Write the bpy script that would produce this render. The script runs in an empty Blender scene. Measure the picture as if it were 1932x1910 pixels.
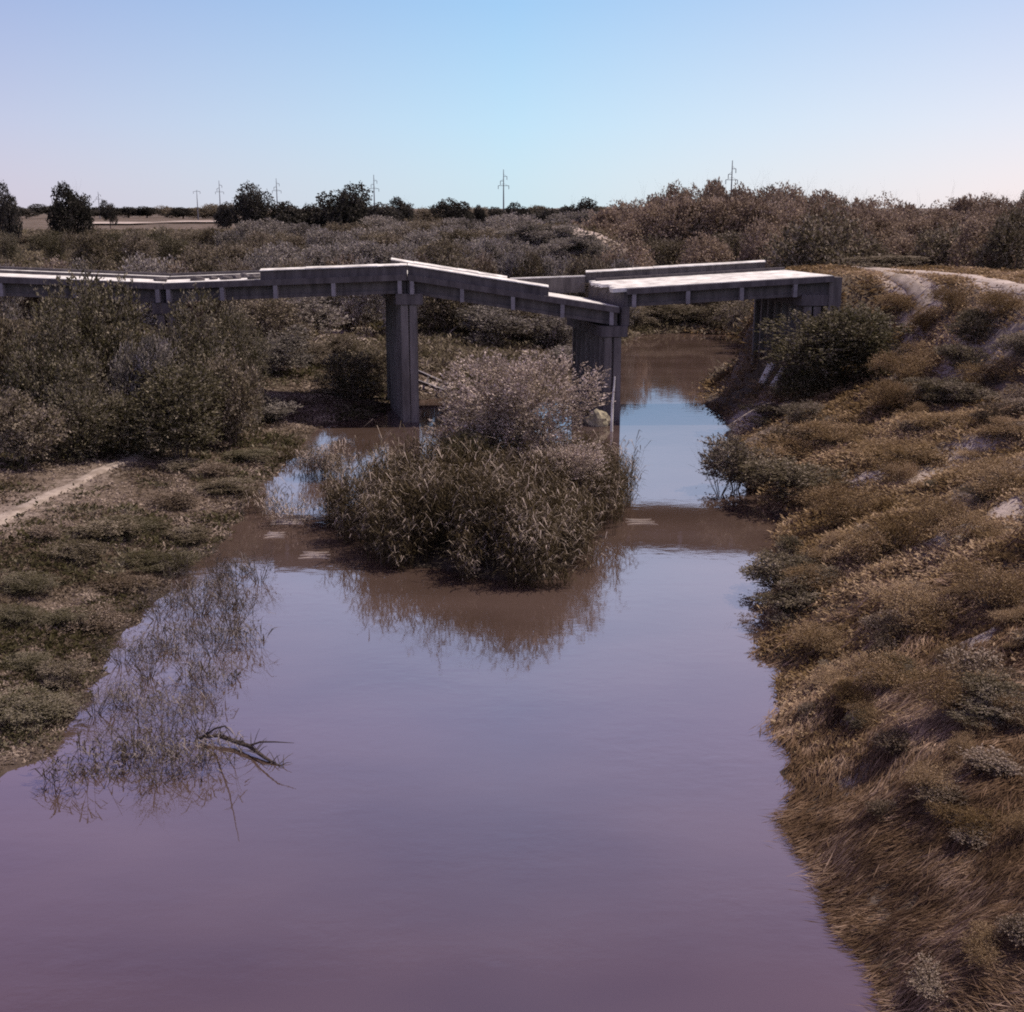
import bpy, math, random
import numpy as np
from mathutils import Vector, Matrix

# ------------------------------------------------------------------ camera, sky, sun, exposure
S = bpy.context.scene
COL = S.collection
H = 12.0                       # camera height over the water
PITCH = math.radians(13.64)
F, CX, CY = 2332.0, 966.0, 955.0   # measuring frame of the photograph (1932 x 1910)

cam_d = bpy.data.cameras.new("camera")
cam_d.sensor_width = 36.0
cam_d.lens = 43.46
cam_d.clip_end = 9000
cam_d.clip_start = 0.1
cam = bpy.data.objects.new("camera", cam_d)
COL.objects.link(cam)
cam.location = (0, 0, H)
cam.rotation_euler = (math.radians(90) - PITCH, 0, 0)
S.camera = cam

SUN_DIR = Vector((0.50, 0.16, 0.85)).normalized()
world = bpy.data.worlds.new("World")
S.world = world
world.use_nodes = True
wn = world.node_tree
wn.nodes.clear()
wo = wn.nodes.new("ShaderNodeOutputWorld")
bg = wn.nodes.new("ShaderNodeBackground")
sky = wn.nodes.new("ShaderNodeTexSky")
sky.sky_type = 'NISHITA'
sky.sun_disc = False
sky.sun_elevation = math.asin(SUN_DIR.z)
sky.sun_rotation = math.atan2(SUN_DIR.x, SUN_DIR.y)
sky.air_density = 1.0
sky.dust_density = 0.6
sky.ozone_density = 1.6
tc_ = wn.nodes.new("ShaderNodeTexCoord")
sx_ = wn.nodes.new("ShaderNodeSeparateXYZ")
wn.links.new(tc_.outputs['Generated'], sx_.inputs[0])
el = wn.nodes.new("ShaderNodeValToRGB")            # pale horizon, bluer up; above view brightened, then darkened, for the water's reflection
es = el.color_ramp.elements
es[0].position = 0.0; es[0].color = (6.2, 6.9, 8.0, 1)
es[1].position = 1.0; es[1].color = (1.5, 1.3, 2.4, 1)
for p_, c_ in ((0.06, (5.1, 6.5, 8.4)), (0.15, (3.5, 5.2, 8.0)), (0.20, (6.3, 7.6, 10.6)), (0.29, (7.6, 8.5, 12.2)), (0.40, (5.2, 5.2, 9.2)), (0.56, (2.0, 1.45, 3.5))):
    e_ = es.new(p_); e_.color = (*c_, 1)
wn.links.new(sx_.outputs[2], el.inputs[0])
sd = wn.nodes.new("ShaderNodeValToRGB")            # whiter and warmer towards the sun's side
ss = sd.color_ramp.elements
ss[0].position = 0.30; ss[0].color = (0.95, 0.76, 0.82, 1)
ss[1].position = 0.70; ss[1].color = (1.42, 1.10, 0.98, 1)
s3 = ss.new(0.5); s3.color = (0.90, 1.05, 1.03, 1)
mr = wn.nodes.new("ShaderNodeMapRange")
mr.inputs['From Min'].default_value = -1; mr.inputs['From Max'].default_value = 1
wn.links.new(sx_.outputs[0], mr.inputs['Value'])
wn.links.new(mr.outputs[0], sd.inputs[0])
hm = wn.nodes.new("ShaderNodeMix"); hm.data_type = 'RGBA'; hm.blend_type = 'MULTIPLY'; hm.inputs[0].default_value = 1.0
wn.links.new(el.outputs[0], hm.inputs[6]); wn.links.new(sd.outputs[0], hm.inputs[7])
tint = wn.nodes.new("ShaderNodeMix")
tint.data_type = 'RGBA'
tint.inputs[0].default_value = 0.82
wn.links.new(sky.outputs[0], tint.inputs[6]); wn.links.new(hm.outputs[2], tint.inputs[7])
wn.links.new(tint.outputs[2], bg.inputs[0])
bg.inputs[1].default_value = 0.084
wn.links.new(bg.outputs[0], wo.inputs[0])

sl = bpy.data.lights.new("sun", 'SUN')
sl.energy = 3.9
sl.angle = math.radians(0.5)
sl.color = (1.0, 0.89, 0.77)
sun = bpy.data.objects.new("sun", sl)
COL.objects.link(sun)
sun.rotation_euler = SUN_DIR.to_track_quat('Z', 'Y').to_euler()
sun.location = (20, 0, 60)

S.view_settings.view_transform = 'Standard'
S.view_settings.look = 'None'
S.view_settings.gamma = 1.0
S.view_settings.exposure = 0.48
S.cycles.max_bounces = 6
S.cycles.transparent_max_bounces = 6
S.cycles.filter_width = 1.9
S.cycles.sample_clamp_indirect = 4.0
S.cycles.use_denoising = False

# ------------------------------------------------------------------ helpers
def ray(px, py):
    u, v = (px - CX) / F, (CY - py) / F
    c, s = math.cos(PITCH), math.sin(PITCH)
    return Vector((u, c + v * s, -s + v * c))

def at_z(px, py, z=0.0):
    d = ray(px, py)
    t = (z - H) / d.z
    return Vector((d.x * t, d.y * t, z))

def at_d(px, py, D):
    d = ray(px, py)
    t = D / d.y
    return Vector((d.x * t, D, H + d.z * t))

def smooth(x, a, b):
    t = np.clip((x - a) / (b - a), 0, 1)
    return t * t * (3 - 2 * t)

def vnoise(x, y, seed=0):
    """value noise on numpy arrays"""
    xi, yi = np.floor(x).astype(np.int64), np.floor(y).astype(np.int64)
    fx, fy = x - xi, y - yi
    fx, fy = fx * fx * (3 - 2 * fx), fy * fy * (3 - 2 * fy)
    def h(a, b):
        n = (a * 374761393 + b * 668265263 + seed * 974634777) & 0x7fffffff
        n = ((n ^ (n >> 13)) * 1274126177) & 0x7fffffff
        return ((n ^ (n >> 16)) & 0xffff) / 65535.0
    return (h(xi, yi) * (1 - fx) + h(xi + 1, yi) * fx) * (1 - fy) + (h(xi, yi + 1) * (1 - fx) + h(xi + 1, yi + 1) * fx) * fy

def fbm(x, y, seed=0, o=4):
    a, r, s = 0.5, 0, 0
    for i in range(o):
        r = r + a * vnoise(x * 2 ** i + 17.3 * i, y * 2 ** i - 9.1 * i, seed + i)
        s += a
        a *= 0.5
    return r / s

def poly_sdf(x, y, pts):
    """positive outside, negative inside"""
    x, y = np.asarray(x, float), np.asarray(y, float)
    d = np.full(x.shape, 1e18)
    inside = np.zeros(x.shape, bool)
    n = len(pts)
    for i in range(n):
        ax, ay = pts[i]
        bx, by = pts[(i + 1) % n]
        ex, ey = bx - ax, by - ay
        t = np.clip(((x - ax) * ex + (y - ay) * ey) / (ex * ex + ey * ey + 1e-9), 0, 1)
        d = np.minimum(d, (x - ax - t * ex) ** 2 + (y - ay - t * ey) ** 2)
        if ay != by:
            c = (ay > y) != (by > y)
            xx = ax + (y - ay) * ex / (by - ay)
            inside ^= c & (x < xx)
    d = np.sqrt(d)
    return np.where(inside, -d, d)

def line_dist(x, y, pts):
    d = np.full(np.shape(x), 1e18)
    for (ax, ay), (bx, by) in zip(pts[:-1], pts[1:]):
        ex, ey = bx - ax, by - ay
        t = np.clip(((x - ax) * ex + (y - ay) * ey) / (ex * ex + ey * ey + 1e-9), 0, 1)
        d = np.minimum(d, (x - ax - t * ex) ** 2 + (y - ay - t * ey) ** 2)
    return np.sqrt(d)

def tag(o, label=None, cat=None, group=None, kind=None):
    if label: o['label'] = label
    if cat: o['category'] = cat
    if group: o['group'] = group
    if kind: o['kind'] = kind
    return o

def link(name, data, parent=None):
    o = bpy.data.objects.new(name, data)
    COL.objects.link(o)
    if parent is not None:
        o.parent = parent
    return o

def empty(name, loc=(0, 0, 0), rz=0.0):
    o = link(name, None)
    o.location = loc
    o.rotation_euler = (0, 0, rz)
    o.empty_display_size = 0.3
    return o

def np_mesh(name, V, k, mat=None, attr=None, smooth_=False):
    """V: (n*k,3) array of disjoint k-gons"""
    n = len(V) // k
    me = bpy.data.meshes.new(name)
    me.vertices.add(n * k)
    me.vertices.foreach_set("co", np.asarray(V, np.float32).ravel())
    me.loops.add(n * k)
    me.loops.foreach_set("vertex_index", np.arange(n * k, dtype=np.int32))
    me.polygons.add(n)
    me.polygons.foreach_set("loop_start", np.arange(0, n * k, k, dtype=np.int32))
    me.update(calc_edges=True)
    if attr is not None:
        a = me.attributes.new("v", 'FLOAT', 'POINT')
        a.data.foreach_set("value", np.repeat(np.asarray(attr, np.float32), k))
    if mat: me.materials.append(mat)
    return me

class MB:
    """collects simple solids into one mesh"""
    def __init__(self):
        self.v, self.f = [], []
    def hexa(self, c):
        """8 corners: bottom 0-3 ccw, top 4-7"""
        b = len(self.v)
        self.v += [tuple(p) for p in c]
        for q in ((3, 2, 1, 0), (4, 5, 6, 7), (0, 1, 5, 4), (1, 2, 6, 5), (2, 3, 7, 6), (3, 0, 4, 7)):
            self.f.append(tuple(b + i for i in q))
        return self
    def box(self, x0, x1, y0, y1, z0, z1):
        return self.hexa([(x0, y0, z0), (x1, y0, z0), (x1, y1, z0), (x0, y1, z0),
                          (x0, y0, z1), (x1, y0, z1), (x1, y1, z1), (x0, y1, z1)])
    def beam(self, a, b, w, h, up=Vector((0, 0, 1))):
        a, b = Vector(a), Vector(b)
        d = (b - a).normalized()
        s = d.cross(up)
        if s.length < 1e-4: s = Vector((1, 0, 0))
        s.normalize()
        u = s.cross(d)
        s, u = s * w / 2, u * h / 2
        return self.hexa([a - s - u, a + s - u, b + s - u, b - s - u, a - s + u, a + s + u, b + s + u, b - s + u])
    def tube(self, pts, rad, n=6):
        rings = []
        for i, p in enumerate(pts):
            p = Vector(p)
            d = (Vector(pts[min(i + 1, len(pts) - 1)]) - Vector(pts[max(i - 1, 0)])).normalized()
            s = d.cross(Vector((0.13, 0.31, 0.94)))
            if s.length < 1e-3: s = d.cross(Vector((1, 0, 0)))
            s.normalize()
            u = s.cross(d)
            r = rad[i] if hasattr(rad, '__len__') else rad
            base = len(self.v)
            for k in range(n):
                a = 2 * math.pi * k / n
                self.v.append(tuple(p + s * math.cos(a) * r + u * math.sin(a) * r))
            rings.append(base)
        for a, b in zip(rings[:-1], rings[1:]):
            for k in range(n):
                k2 = (k + 1) % n
                self.f.append((a + k, a + k2, b + k2, b + k))
        self.f.append(tuple(rings[0] + k for k in reversed(range(n))))
        self.f.append(tuple(rings[-1] + k for k in range(n)))
        return self
    def mesh(self, name, mat, bevel=0.0):
        me = bpy.data.meshes.new(name)
        me.from_pydata(self.v, [], self.f)
        if mat: me.materials.append(mat)
        me.update()
        if bevel:
            import bmesh
            bm = bmesh.new()
            bm.from_mesh(me)
            bmesh.ops.bevel(bm, geom=bm.edges[:], offset=bevel, segments=1, affect='EDGES', clamp_overlap=True)
            bm.to_mesh(me)
            bm.free()
        return me
    def build(self, name, mat, parent=None, bevel=0.0):
        return link(name, self.mesh(name, mat, bevel), parent)

# ------------------------------------------------------------------ materials
def new_mat(name):
    m = bpy.data.materials.new(name)
    m.use_nodes = True
    nt = m.node_tree
    nt.nodes.clear()
    out = nt.nodes.new("ShaderNodeOutputMaterial")
    return m, nt, out

def ramp(nt, stops):
    r = nt.nodes.new("ShaderNodeValToRGB")
    e = r.color_ramp.elements
    while len(e) < len(stops): e.new(0.5)
    for el, (p, c) in zip(e, stops):
        el.position = p
        el.color = (*c, 1) if len(c) == 3 else c
    return r

def noise(nt, scale, detail=4, rough=0.55, vec=None, dist=0.0):
    n = nt.nodes.new("ShaderNodeTexNoise")
    n.inputs['Scale'].default_value = scale
    n.inputs['Detail'].default_value = detail
    n.inputs['Roughness'].default_value = rough
    n.inputs['Distortion'].default_value = dist
    if vec is not None: nt.links.new(vec, n.inputs['Vector'])
    return n

def leaf_mat(name, dark, mid, pale, trans=0.25, scale=1.2):
    """dark/mid/pale: the leaf's own tones, mixed leaf by leaf and clump by clump"""
    m, nt, out = new_mat(name)
    geo = nt.nodes.new("ShaderNodeNewGeometry")
    at = nt.nodes.new("ShaderNodeAttribute")
    at.attribute_name = "v"
    oi = nt.nodes.new("ShaderNodeObjectInfo")
    n = noise(nt, scale, 3, 0.6, geo.outputs['Position'])
    a = nt.nodes.new("ShaderNodeMath"); a.operation = 'MULTIPLY_ADD'
    nt.links.new(at.outputs['Fac'], a.inputs[0]); a.inputs[1].default_value = 0.55
    nt.links.new(n.outputs[0], a.inputs[2])
    b = nt.nodes.new("ShaderNodeMath"); b.operation = 'MULTIPLY_ADD'
    nt.links.new(oi.outputs['Random'], b.inputs[0]); b.inputs[1].default_value = 0.22
    nt.links.new(a.outputs[0], b.inputs[2])
    r = ramp(nt, [(0.42, dark), (0.74, mid), (1.0, pale)])
    sc = nt.nodes.new("ShaderNodeMath"); sc.operation = 'MULTIPLY'; sc.inputs[1].default_value = 0.86
    nt.links.new(b.outputs[0], sc.inputs[0])
    nt.links.new(sc.outputs[0], r.inputs[0])
    d = nt.nodes.new("ShaderNodeBsdfDiffuse")
    t = nt.nodes.new("ShaderNodeBsdfTranslucent")
    nt.links.new(r.outputs[0], d.inputs[0]); nt.links.new(r.outputs[0], t.inputs[0])
    mx = nt.nodes.new("ShaderNodeMixShader"); mx.inputs[0].default_value = trans
    nt.links.new(d.outputs[0], mx.inputs[1]); nt.links.new(t.outputs[0], mx.inputs[2])
    nt.links.new(mx.outputs[0], out.inputs[0])
    return m

def simple_mat(name, c1, c2, scale=3.0, rough=0.9, bump=0.3, stretch=(1, 1, 1), c3=None):
    m, nt, out = new_mat(name)
    tc = nt.nodes.new("ShaderNodeTexCoord")
    mp = nt.nodes.new("ShaderNodeMapping"); mp.inputs['Scale'].default_value = stretch
    geo = nt.nodes.new("ShaderNodeNewGeometry")
    nt.links.new(geo.outputs['Position'], mp.inputs[0])
    n = noise(nt, scale, 8, 0.65, mp.outputs[0])
    st = [(0.32, c1), (0.68, c2)] + ([(0.82, c3)] if c3 else [])
    r = ramp(nt, st)
    nt.links.new(n.outputs[0], r.inputs[0])
    p = nt.nodes.new("ShaderNodeBsdfPrincipled")
    p.inputs['Roughness'].default_value = rough
    p.inputs['Specular IOR Level'].default_value = 0.25
    nt.links.new(r.outputs[0], p.inputs['Base Color'])
    if bump:
        b = nt.nodes.new("ShaderNodeBump"); b.inputs['Strength'].default_value = bump; b.inputs['Distance'].default_value = 0.05
        n2 = noise(nt, scale * 6, 6, 0.7, mp.outputs[0])
        nt.links.new(n2.outputs[0], b.inputs['Height'])
        nt.links.new(b.outputs[0], p.inputs['Normal'])
    nt.links.new(p.outputs[0], out.inputs[0])
    return m

M = {}
M['olive'] = leaf_mat('olive_leaf', (0.055, 0.045, 0.025), (0.13, 0.107, 0.072), (0.33, 0.275, 0.22))
M['grey'] = leaf_mat('grey_leaf', (0.075, 0.066, 0.052), (0.19, 0.168, 0.145), (0.42, 0.37, 0.34))
M['green'] = leaf_mat('green_leaf', (0.036, 0.031, 0.014), (0.078, 0.069, 0.038), (0.25, 0.215, 0.165))
M['dark'] = leaf_mat('dark_leaf', (0.018, 0.018, 0.015), (0.042, 0.038, 0.032), (0.1, 0.09, 0.08), scale=0.3)
M['russet'] = leaf_mat('russet_leaf', (0.085, 0.06, 0.042), (0.205, 0.152, 0.112), (0.4, 0.31, 0.24), scale=0.4)
M['pale'] = leaf_mat('pale_blossom_leaf', (0.1, 0.078, 0.052), (0.29, 0.235, 0.19), (0.64, 0.53, 0.48), scale=0.9)
M['reed'] = leaf_mat('reed_blade', (0.028, 0.021, 0.011), (0.076, 0.058, 0.034), (0.44, 0.36, 0.31), trans=0.15, scale=0.8)
M['dry'] = leaf_mat('dry_weed', (0.048, 0.035, 0.022), (0.118, 0.088, 0.062), (0.35, 0.28, 0.23), scale=0.5)
M['mat_grass'] = leaf_mat('matted_grass', (0.045, 0.028, 0.016), (0.145, 0.092, 0.058), (0.38, 0.27, 0.20), trans=0.12, scale=0.9)
M['wet'] = leaf_mat('wet_weed', (0.026, 0.020, 0.014), (0.062, 0.050, 0.040), (0.20, 0.17, 0.16), trans=0.1)
M['scrub'] = leaf_mat('bank_scrub', (0.066, 0.042, 0.018), (0.180, 0.120, 0.062), (0.41, 0.30, 0.20), scale=0.45)
M['conc_light'] = simple_mat('grey_concrete', (0.14, 0.13, 0.14), (0.26, 0.24, 0.26), 1.5, bump=0.2)
M['trodden'] = simple_mat('trodden_earth', (0.16, 0.125, 0.10), (0.36, 0.30, 0.26), 1.6, bump=0.5)
M['bark'] = simple_mat('bark', (0.05, 0.038, 0.03), (0.13, 0.10, 0.085), 8, bump=0.4)
M['deadwood'] = simple_mat('dead_wood', (0.03, 0.022, 0.018), (0.09, 0.07, 0.06), 8, bump=0.4)
M['conc'] = simple_mat('weathered_shaded_concrete', (0.055, 0.048, 0.050), (0.125, 0.110, 0.112), 1.1, bump=0.35, stretch=(2.4, 2.4, 0.4))  # shade of the side faces put into the dark tone, with drip streaks
M['conc_top'] = simple_mat('sunlit_concrete', (0.34, 0.32, 0.30), (0.80, 0.78, 0.74), 1.3, bump=0.2)  # sunlit glare of the top faces put into the pale colour
M['pile'] = simple_mat('stained_pile', (0.075, 0.066, 0.064), (0.185, 0.165, 0.160), 2.0, bump=0.4, stretch=(1, 1, 0.15))
M['steel'] = simple_mat('galvanised_steel', (0.10, 0.10, 0.115), (0.16, 0.16, 0.18), 2.0, bump=0)
M['sand'] = simple_mat('pale_sand', (0.26, 0.21, 0.175), (0.44, 0.37, 0.33), 0.8, bump=0.5)
M['rock'] = simple_mat('pale_rock', (0.17, 0.15, 0.10), (0.34, 0.30, 0.22), 2.5, bump=0.6)

# water
def water_mat():
    m, nt, out = new_mat('muddy_water')
    geo = nt.nodes.new("ShaderNodeNewGeometry")
    mp = nt.nodes.new("ShaderNodeMapping"); mp.inputs['Scale'].default_value = (1.0, 1.6, 1)
    nt.links.new(geo.outputs['Position'], mp.inputs[0])
    n1 = noise(nt, 1.7, 4, 0.5, mp.outputs[0])
    n2 = noise(nt, 0.16, 2, 0.5, mp.outputs[0])
    b = nt.nodes.new("ShaderNodeBump"); b.inputs['Strength'].default_value = 0.2; b.inputs['Distance'].default_value = 0.022
    n3 = noise(nt, 0.22, 3, 0.6, geo.outputs['Position'])
    rp = ramp(nt, [(0.42, (0.25, 0.25, 0.25)), (0.66, (1, 1, 1))]); nt.links.new(n3.outputs[0], rp.inputs[0])
    hm_ = nt.nodes.new("ShaderNodeMath"); hm_.operation = 'MULTIPLY'
    nt.links.new(n1.outputs[0], hm_.inputs[0]); nt.links.new(rp.outputs[0], hm_.inputs[1])
    nt.links.new(hm_.outputs[0], b.inputs['Height'])
    r = ramp(nt, [(0.35, (0.058, 0.038, 0.030)), (0.65, (0.080, 0.054, 0.045))])
    nt.links.new(n2.outputs[0], r.inputs[0])
    d = nt.nodes.new("ShaderNodeBsdfDiffuse")
    nt.links.new(r.outputs[0], d.inputs[0])
    g = nt.nodes.new("ShaderNodeBsdfGlossy"); g.inputs['Roughness'].default_value = 0.035
    g.inputs[0].default_value = (0.97, 0.95, 1.0, 1)
    nt.links.new(b.outputs[0], g.inputs['Normal'])
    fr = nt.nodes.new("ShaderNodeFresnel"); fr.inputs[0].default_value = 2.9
    nt.links.new(b.outputs[0], fr.inputs['Normal'])
    mx = nt.nodes.new("ShaderNodeMixShader")
    nt.links.new(fr.outputs[0], mx.inputs[0]); nt.links.new(d.outputs[0], mx.inputs[1]); nt.links.new(g.outputs[0], mx.inputs[2])
    nt.links.new(mx.outputs[0], out.inputs[0])
    return m
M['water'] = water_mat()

def ground_mat():
    m, nt, out = new_mat('earth_ground')
    geo = nt.nodes.new("ShaderNodeNewGeometry")
    n1 = noise(nt, 0.14, 8, 0.62, geo.outputs['Position'])
    n2 = noise(nt, 3.0, 8, 0.7, geo.outputs['Position'])
    r1 = ramp(nt, [(0.36, (0.070, 0.054, 0.038)), (0.54, (0.115, 0.088, 0.068)), (0.70, (0.21, 0.165, 0.14))])
    nt.links.new(n1.outputs[0], r1.inputs[0])
    r2 = ramp(nt, [(0.3, (0.62, 0.62, 0.62)), (0.7, (1.25, 1.22, 1.2))])
    nt.links.new(n2.outputs[0], r2.inputs[0])
    mx = nt.nodes.new("ShaderNodeMix"); mx.data_type = 'RGBA'; mx.blend_type = 'MULTIPLY'; mx.inputs[0].default_value = 1
    nt.links.new(r1.outputs[0], mx.inputs[6]); nt.links.new(r2.outputs[0], mx.inputs[7])
    # bare pale sand where the vertex attribute says so
    at = nt.nodes.new("ShaderNodeAttribute"); at.attribute_name = "bare"
    mx2 = nt.nodes.new("ShaderNodeMix"); mx2.data_type = 'RGBA'
    rs = ramp(nt, [(0.3, (0.27, 0.22, 0.19)), (0.7, (0.42, 0.35, 0.32))])
    nt.links.new(n2.outputs[0], rs.inputs[0])
    th = nt.nodes.new("ShaderNodeMath"); th.operation = 'MULTIPLY_ADD'
    nt.links.new(n2.outputs[0], th.inputs[0]); th.inputs[1].default_value = 1.2
    sb = nt.nodes.new("ShaderNodeMath"); sb.operation = 'MULTIPLY_ADD'
    nt.links.new(at.outputs['Fac'], sb.inputs[0]); sb.inputs[1].default_value = 2.2; sb.inputs[2].default_value = -1.15
    nt.links.new(sb.outputs[0], th.inputs[2]); th.use_clamp = True
    nt.links.new(th.outputs[0], mx2.inputs[0])
    nt.links.new(mx.outputs[2], mx2.inputs[6]); nt.links.new(rs.outputs[0], mx2.inputs[7])
    p = nt.nodes.new("ShaderNodeBsdfPrincipled"); p.inputs['Roughness'].default_value = 0.95
    p.inputs['Specular IOR Level'].default_value = 0.15
    sp = nt.nodes.new("ShaderNodeSeparateXYZ"); nt.links.new(geo.outputs['Position'], sp.inputs[0])
    wr = ramp(nt, [(0.0, (0.38, 0.36, 0.34)), (0.22, (1, 1, 1))]); nt.links.new(sp.outputs[2], wr.inputs[0])
    mx3 = nt.nodes.new("ShaderNodeMix"); mx3.data_type = 'RGBA'; mx3.blend_type = 'MULTIPLY'; mx3.inputs[0].default_value = 1
    nt.links.new(mx2.outputs[2], mx3.inputs[6]); nt.links.new(wr.outputs[0], mx3.inputs[7])
    nt.links.new(mx3.outputs[2], p.inputs['Base Color'])
    b = nt.nodes.new("ShaderNodeBump"); b.inputs['Strength'].default_value = 0.6; b.inputs['Distance'].default_value = 0.15
    nt.links.new(n2.outputs[0], b.inputs['Height']); nt.links.new(b.outputs[0], p.inputs['Normal'])
    nt.links.new(p.outputs[0], out.inputs[0])
    return m
M['ground'] = ground_mat()

# ------------------------------------------------------------------ terrain
def zpts(px):
    return [tuple(at_z(x, y)[:2]) for x, y in px]

WATER = zpts([(1680, 1932), (1640, 1830), (1560, 1680), (1505, 1540), (1485, 1400), (1468, 1320), (1450, 1230), (1440, 1160),
              (1445, 1090), (1475, 1045), (1490, 1010), (1450, 950), (1395, 890), (1372, 835), (1368, 800), (1322, 752), (1335, 728),
              (1378, 705), (1420, 680), (1450, 655), (1440, 638), (1380, 632), (1290, 628), (1210, 632), (1165, 648), (1120, 690),
              (1085, 738), (1010, 762), (930, 768), (850, 750), (800, 756), (765, 766), (700, 790), (632, 796), (596, 818), (560, 860),
              (500, 905), (462, 950), (450, 985), (400, 1040), (330, 1085), (262, 1180), (185, 1270), (140, 1350), (60, 1430), (-60, 1520)])
WATER += [(-19.0, 14.0), (-24.0, 0.0), (-27.0, -40.0), (8.0, -40.0), (8.0, 0.0), (8.6, 10.0)]
ISLAND = zpts([(655, 985), (690, 1030), (760, 1062), (860, 1083), (960, 1098), (1040, 1096), (1085, 1060), (1125, 1000), (1150, 950),
               (1140, 905), (1090, 885), (980, 878), (870, 893), (790, 912), (715, 935), (665, 958)])
EMB = [(17.5, 79), (25, 81), (29, 74), (31, 58), (36, 40)]
MOUND = at_d(1065, 440, 150)

def river_x(y):
    return np.interp(y, [-50, 15, 25, 45, 60, 70, 85, 100, 116, 200], [0, 0, 0, 2.5, 5, 8.5, 9.5, 10, 14, 60])

def land_dist(x, y):
    d = poly_sdf(x, y, WATER)
    di = -poly_sdf(x, y, ISLAND)
    d = d + (fbm(x / 1.7, y / 1.7, 61, 3) - 0.5) * 1.3
    di = di + (fbm(x / 1.1, y / 1.1, 62, 3) - 0.5) * 1.1
    return d, di

def ground_z(x, y, fine=True):
    x, y = np.asarray(x, float), np.asarray(y, float)
    d, di = land_dist(x, y)
    right = smooth(x - river_x(y), 0, 6)
    near = 1 - smooth(y, 92, 125)
    cap = 2.3 + right * 5.6 * near + 1.0 * smooth(y, 110, 400) + right * 1.2 * (1 - near)
    # slope to the shore
    k = 0.17 + right * 0.40 * near + 0.10 * (1 - near)
    dd = np.maximum(d, 0)
    z = cap * (1 - np.exp(-dd * k / cap))
    zi = 0.35 * (1 - np.exp(-np.maximum(di, 0) * 0.5))
    z = np.where(d > 0, z, np.where(di > 0, zi, -np.minimum(1.3, 0.35 * np.minimum(-d, -di))))
    # undulation
    amp = smooth(d, 0.5, 8) * (0.35 + 0.65 * right)
    z = z + amp * (fbm(x / 9, y / 9, 3) - 0.5) * (0.9 + 1.6 * right * near)
    z = z + amp * (fbm(x / 2.2, y / 2.2, 5) - 0.5) * (0.35 + 0.7 * right * near)
    z = z - right * (1 - smooth(y, 30, 42)) * amp * 0.55 * smooth(fbm((x + y * .5) / 5, (y - x * .35) / 1.6, 13, 3), .46, .62)
    # approach embankment right of the bridge
    td = line_dist(x, y, EMB)
    e = np.clip(1 - (td - 4.0) / 10, 0, 1)
    e = e * e * (3 - 2 * e)
    z = np.where((d > 2) & (x > 12), np.maximum(z, 8.0 * e * smooth(x, 13, 19)), z)
    # pale mound beyond the bridge
    m = np.exp(-(((x - MOUND.x) / 11) ** 2 + ((y - 152) / 9) ** 2))
    z = z + m * 7.2 * (0.8 + 0.4 * fbm(x / 4, y / 4, 9))
    # wide plain
    z = z + smooth(y, 180, 500) * (fbm(x / 70, y / 70, 11) - 0.5) * 1.2 * smooth(x, -30, 60)
    return z

def gz(x, y):
    return float(ground_z(np.array([x]), np.array([y]))[0])

def hit(px, py, dmax=900):
    """where the sight line of this spot of the photograph meets the ground (or the water)"""
    d = ray(px, py)
    t = np.concatenate([np.arange(12, 160, 0.25), np.arange(160, dmax, 2.0)])
    x, y, z = d.x * t, d.y * t, H + d.z * t
    g = np.maximum(ground_z(x, y), 0)
    i = np.argmax(z <= g)
    if z[i] > g[i]: i = len(t) - 1
    return Vector((x[i], y[i], g[i]))

def axis(dense0, dense1, step, lo, hi, grow=1.12):
    a = list(np.arange(dense0, dense1 + 1e-6, step))
    s, v = step, dense1
    while v < hi:
        s *= grow; v += s; a.append(v)
    s, v = step, dense0
    while v > lo:
        s *= grow; v -= s; a.insert(0, v)
    return np.array(a)

def track(px):
    return [tuple(hit(a, b)[:2]) for a, b in px]
PATH = track([(-120, 1040), (-40, 1002), (0, 985), (60, 955), (150, 912), (240, 872), (320, 832)])
TRACKS = [track([(1622, 506), (1680, 512), (1750, 516), (1830, 524), (1900, 540), (1990, 556)]),
          track([(1622, 506), (1680, 522), (1720, 536), (1745, 560), (1738, 590)]),
          track([(1990, 590), (1900, 630), (1850, 660), (1790, 705), (1700, 715), (1668, 690)]),
          track([(1900, 590), (1860, 600), (1820, 625), (1770, 640)])]
gx = axis(-34, 42, 0.45, -2600, 2600)
gy = axis(10, 105, 0.45, -120, 4200)
GX, GY = np.meshgrid(gx, gy)
GZ = ground_z(GX, GY)
nx, ny = len(gx), len(gy)
me = bpy.data.meshes.new('ground')
V = np.stack([GX, GY, GZ], -1).reshape(-1, 3).astype(np.float32)
idx = np.arange(nx * ny).reshape(ny, nx)
Q = np.stack([idx[:-1, :-1], idx[:-1, 1:], idx[1:, 1:], idx[1:, :-1]], -1).reshape(-1, 4).astype(np.int32)
me.vertices.add(len(V)); me.vertices.foreach_set('co', V.ravel())
me.loops.add(Q.size); me.loops.foreach_set('vertex_index', Q.ravel())
me.polygons.add(len(Q)); me.polygons.foreach_set('loop_start', np.arange(0, Q.size, 4, dtype=np.int32))
me.polygons.foreach_set('use_smooth', np.ones(len(Q), bool))
me.update(calc_edges=True)

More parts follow.
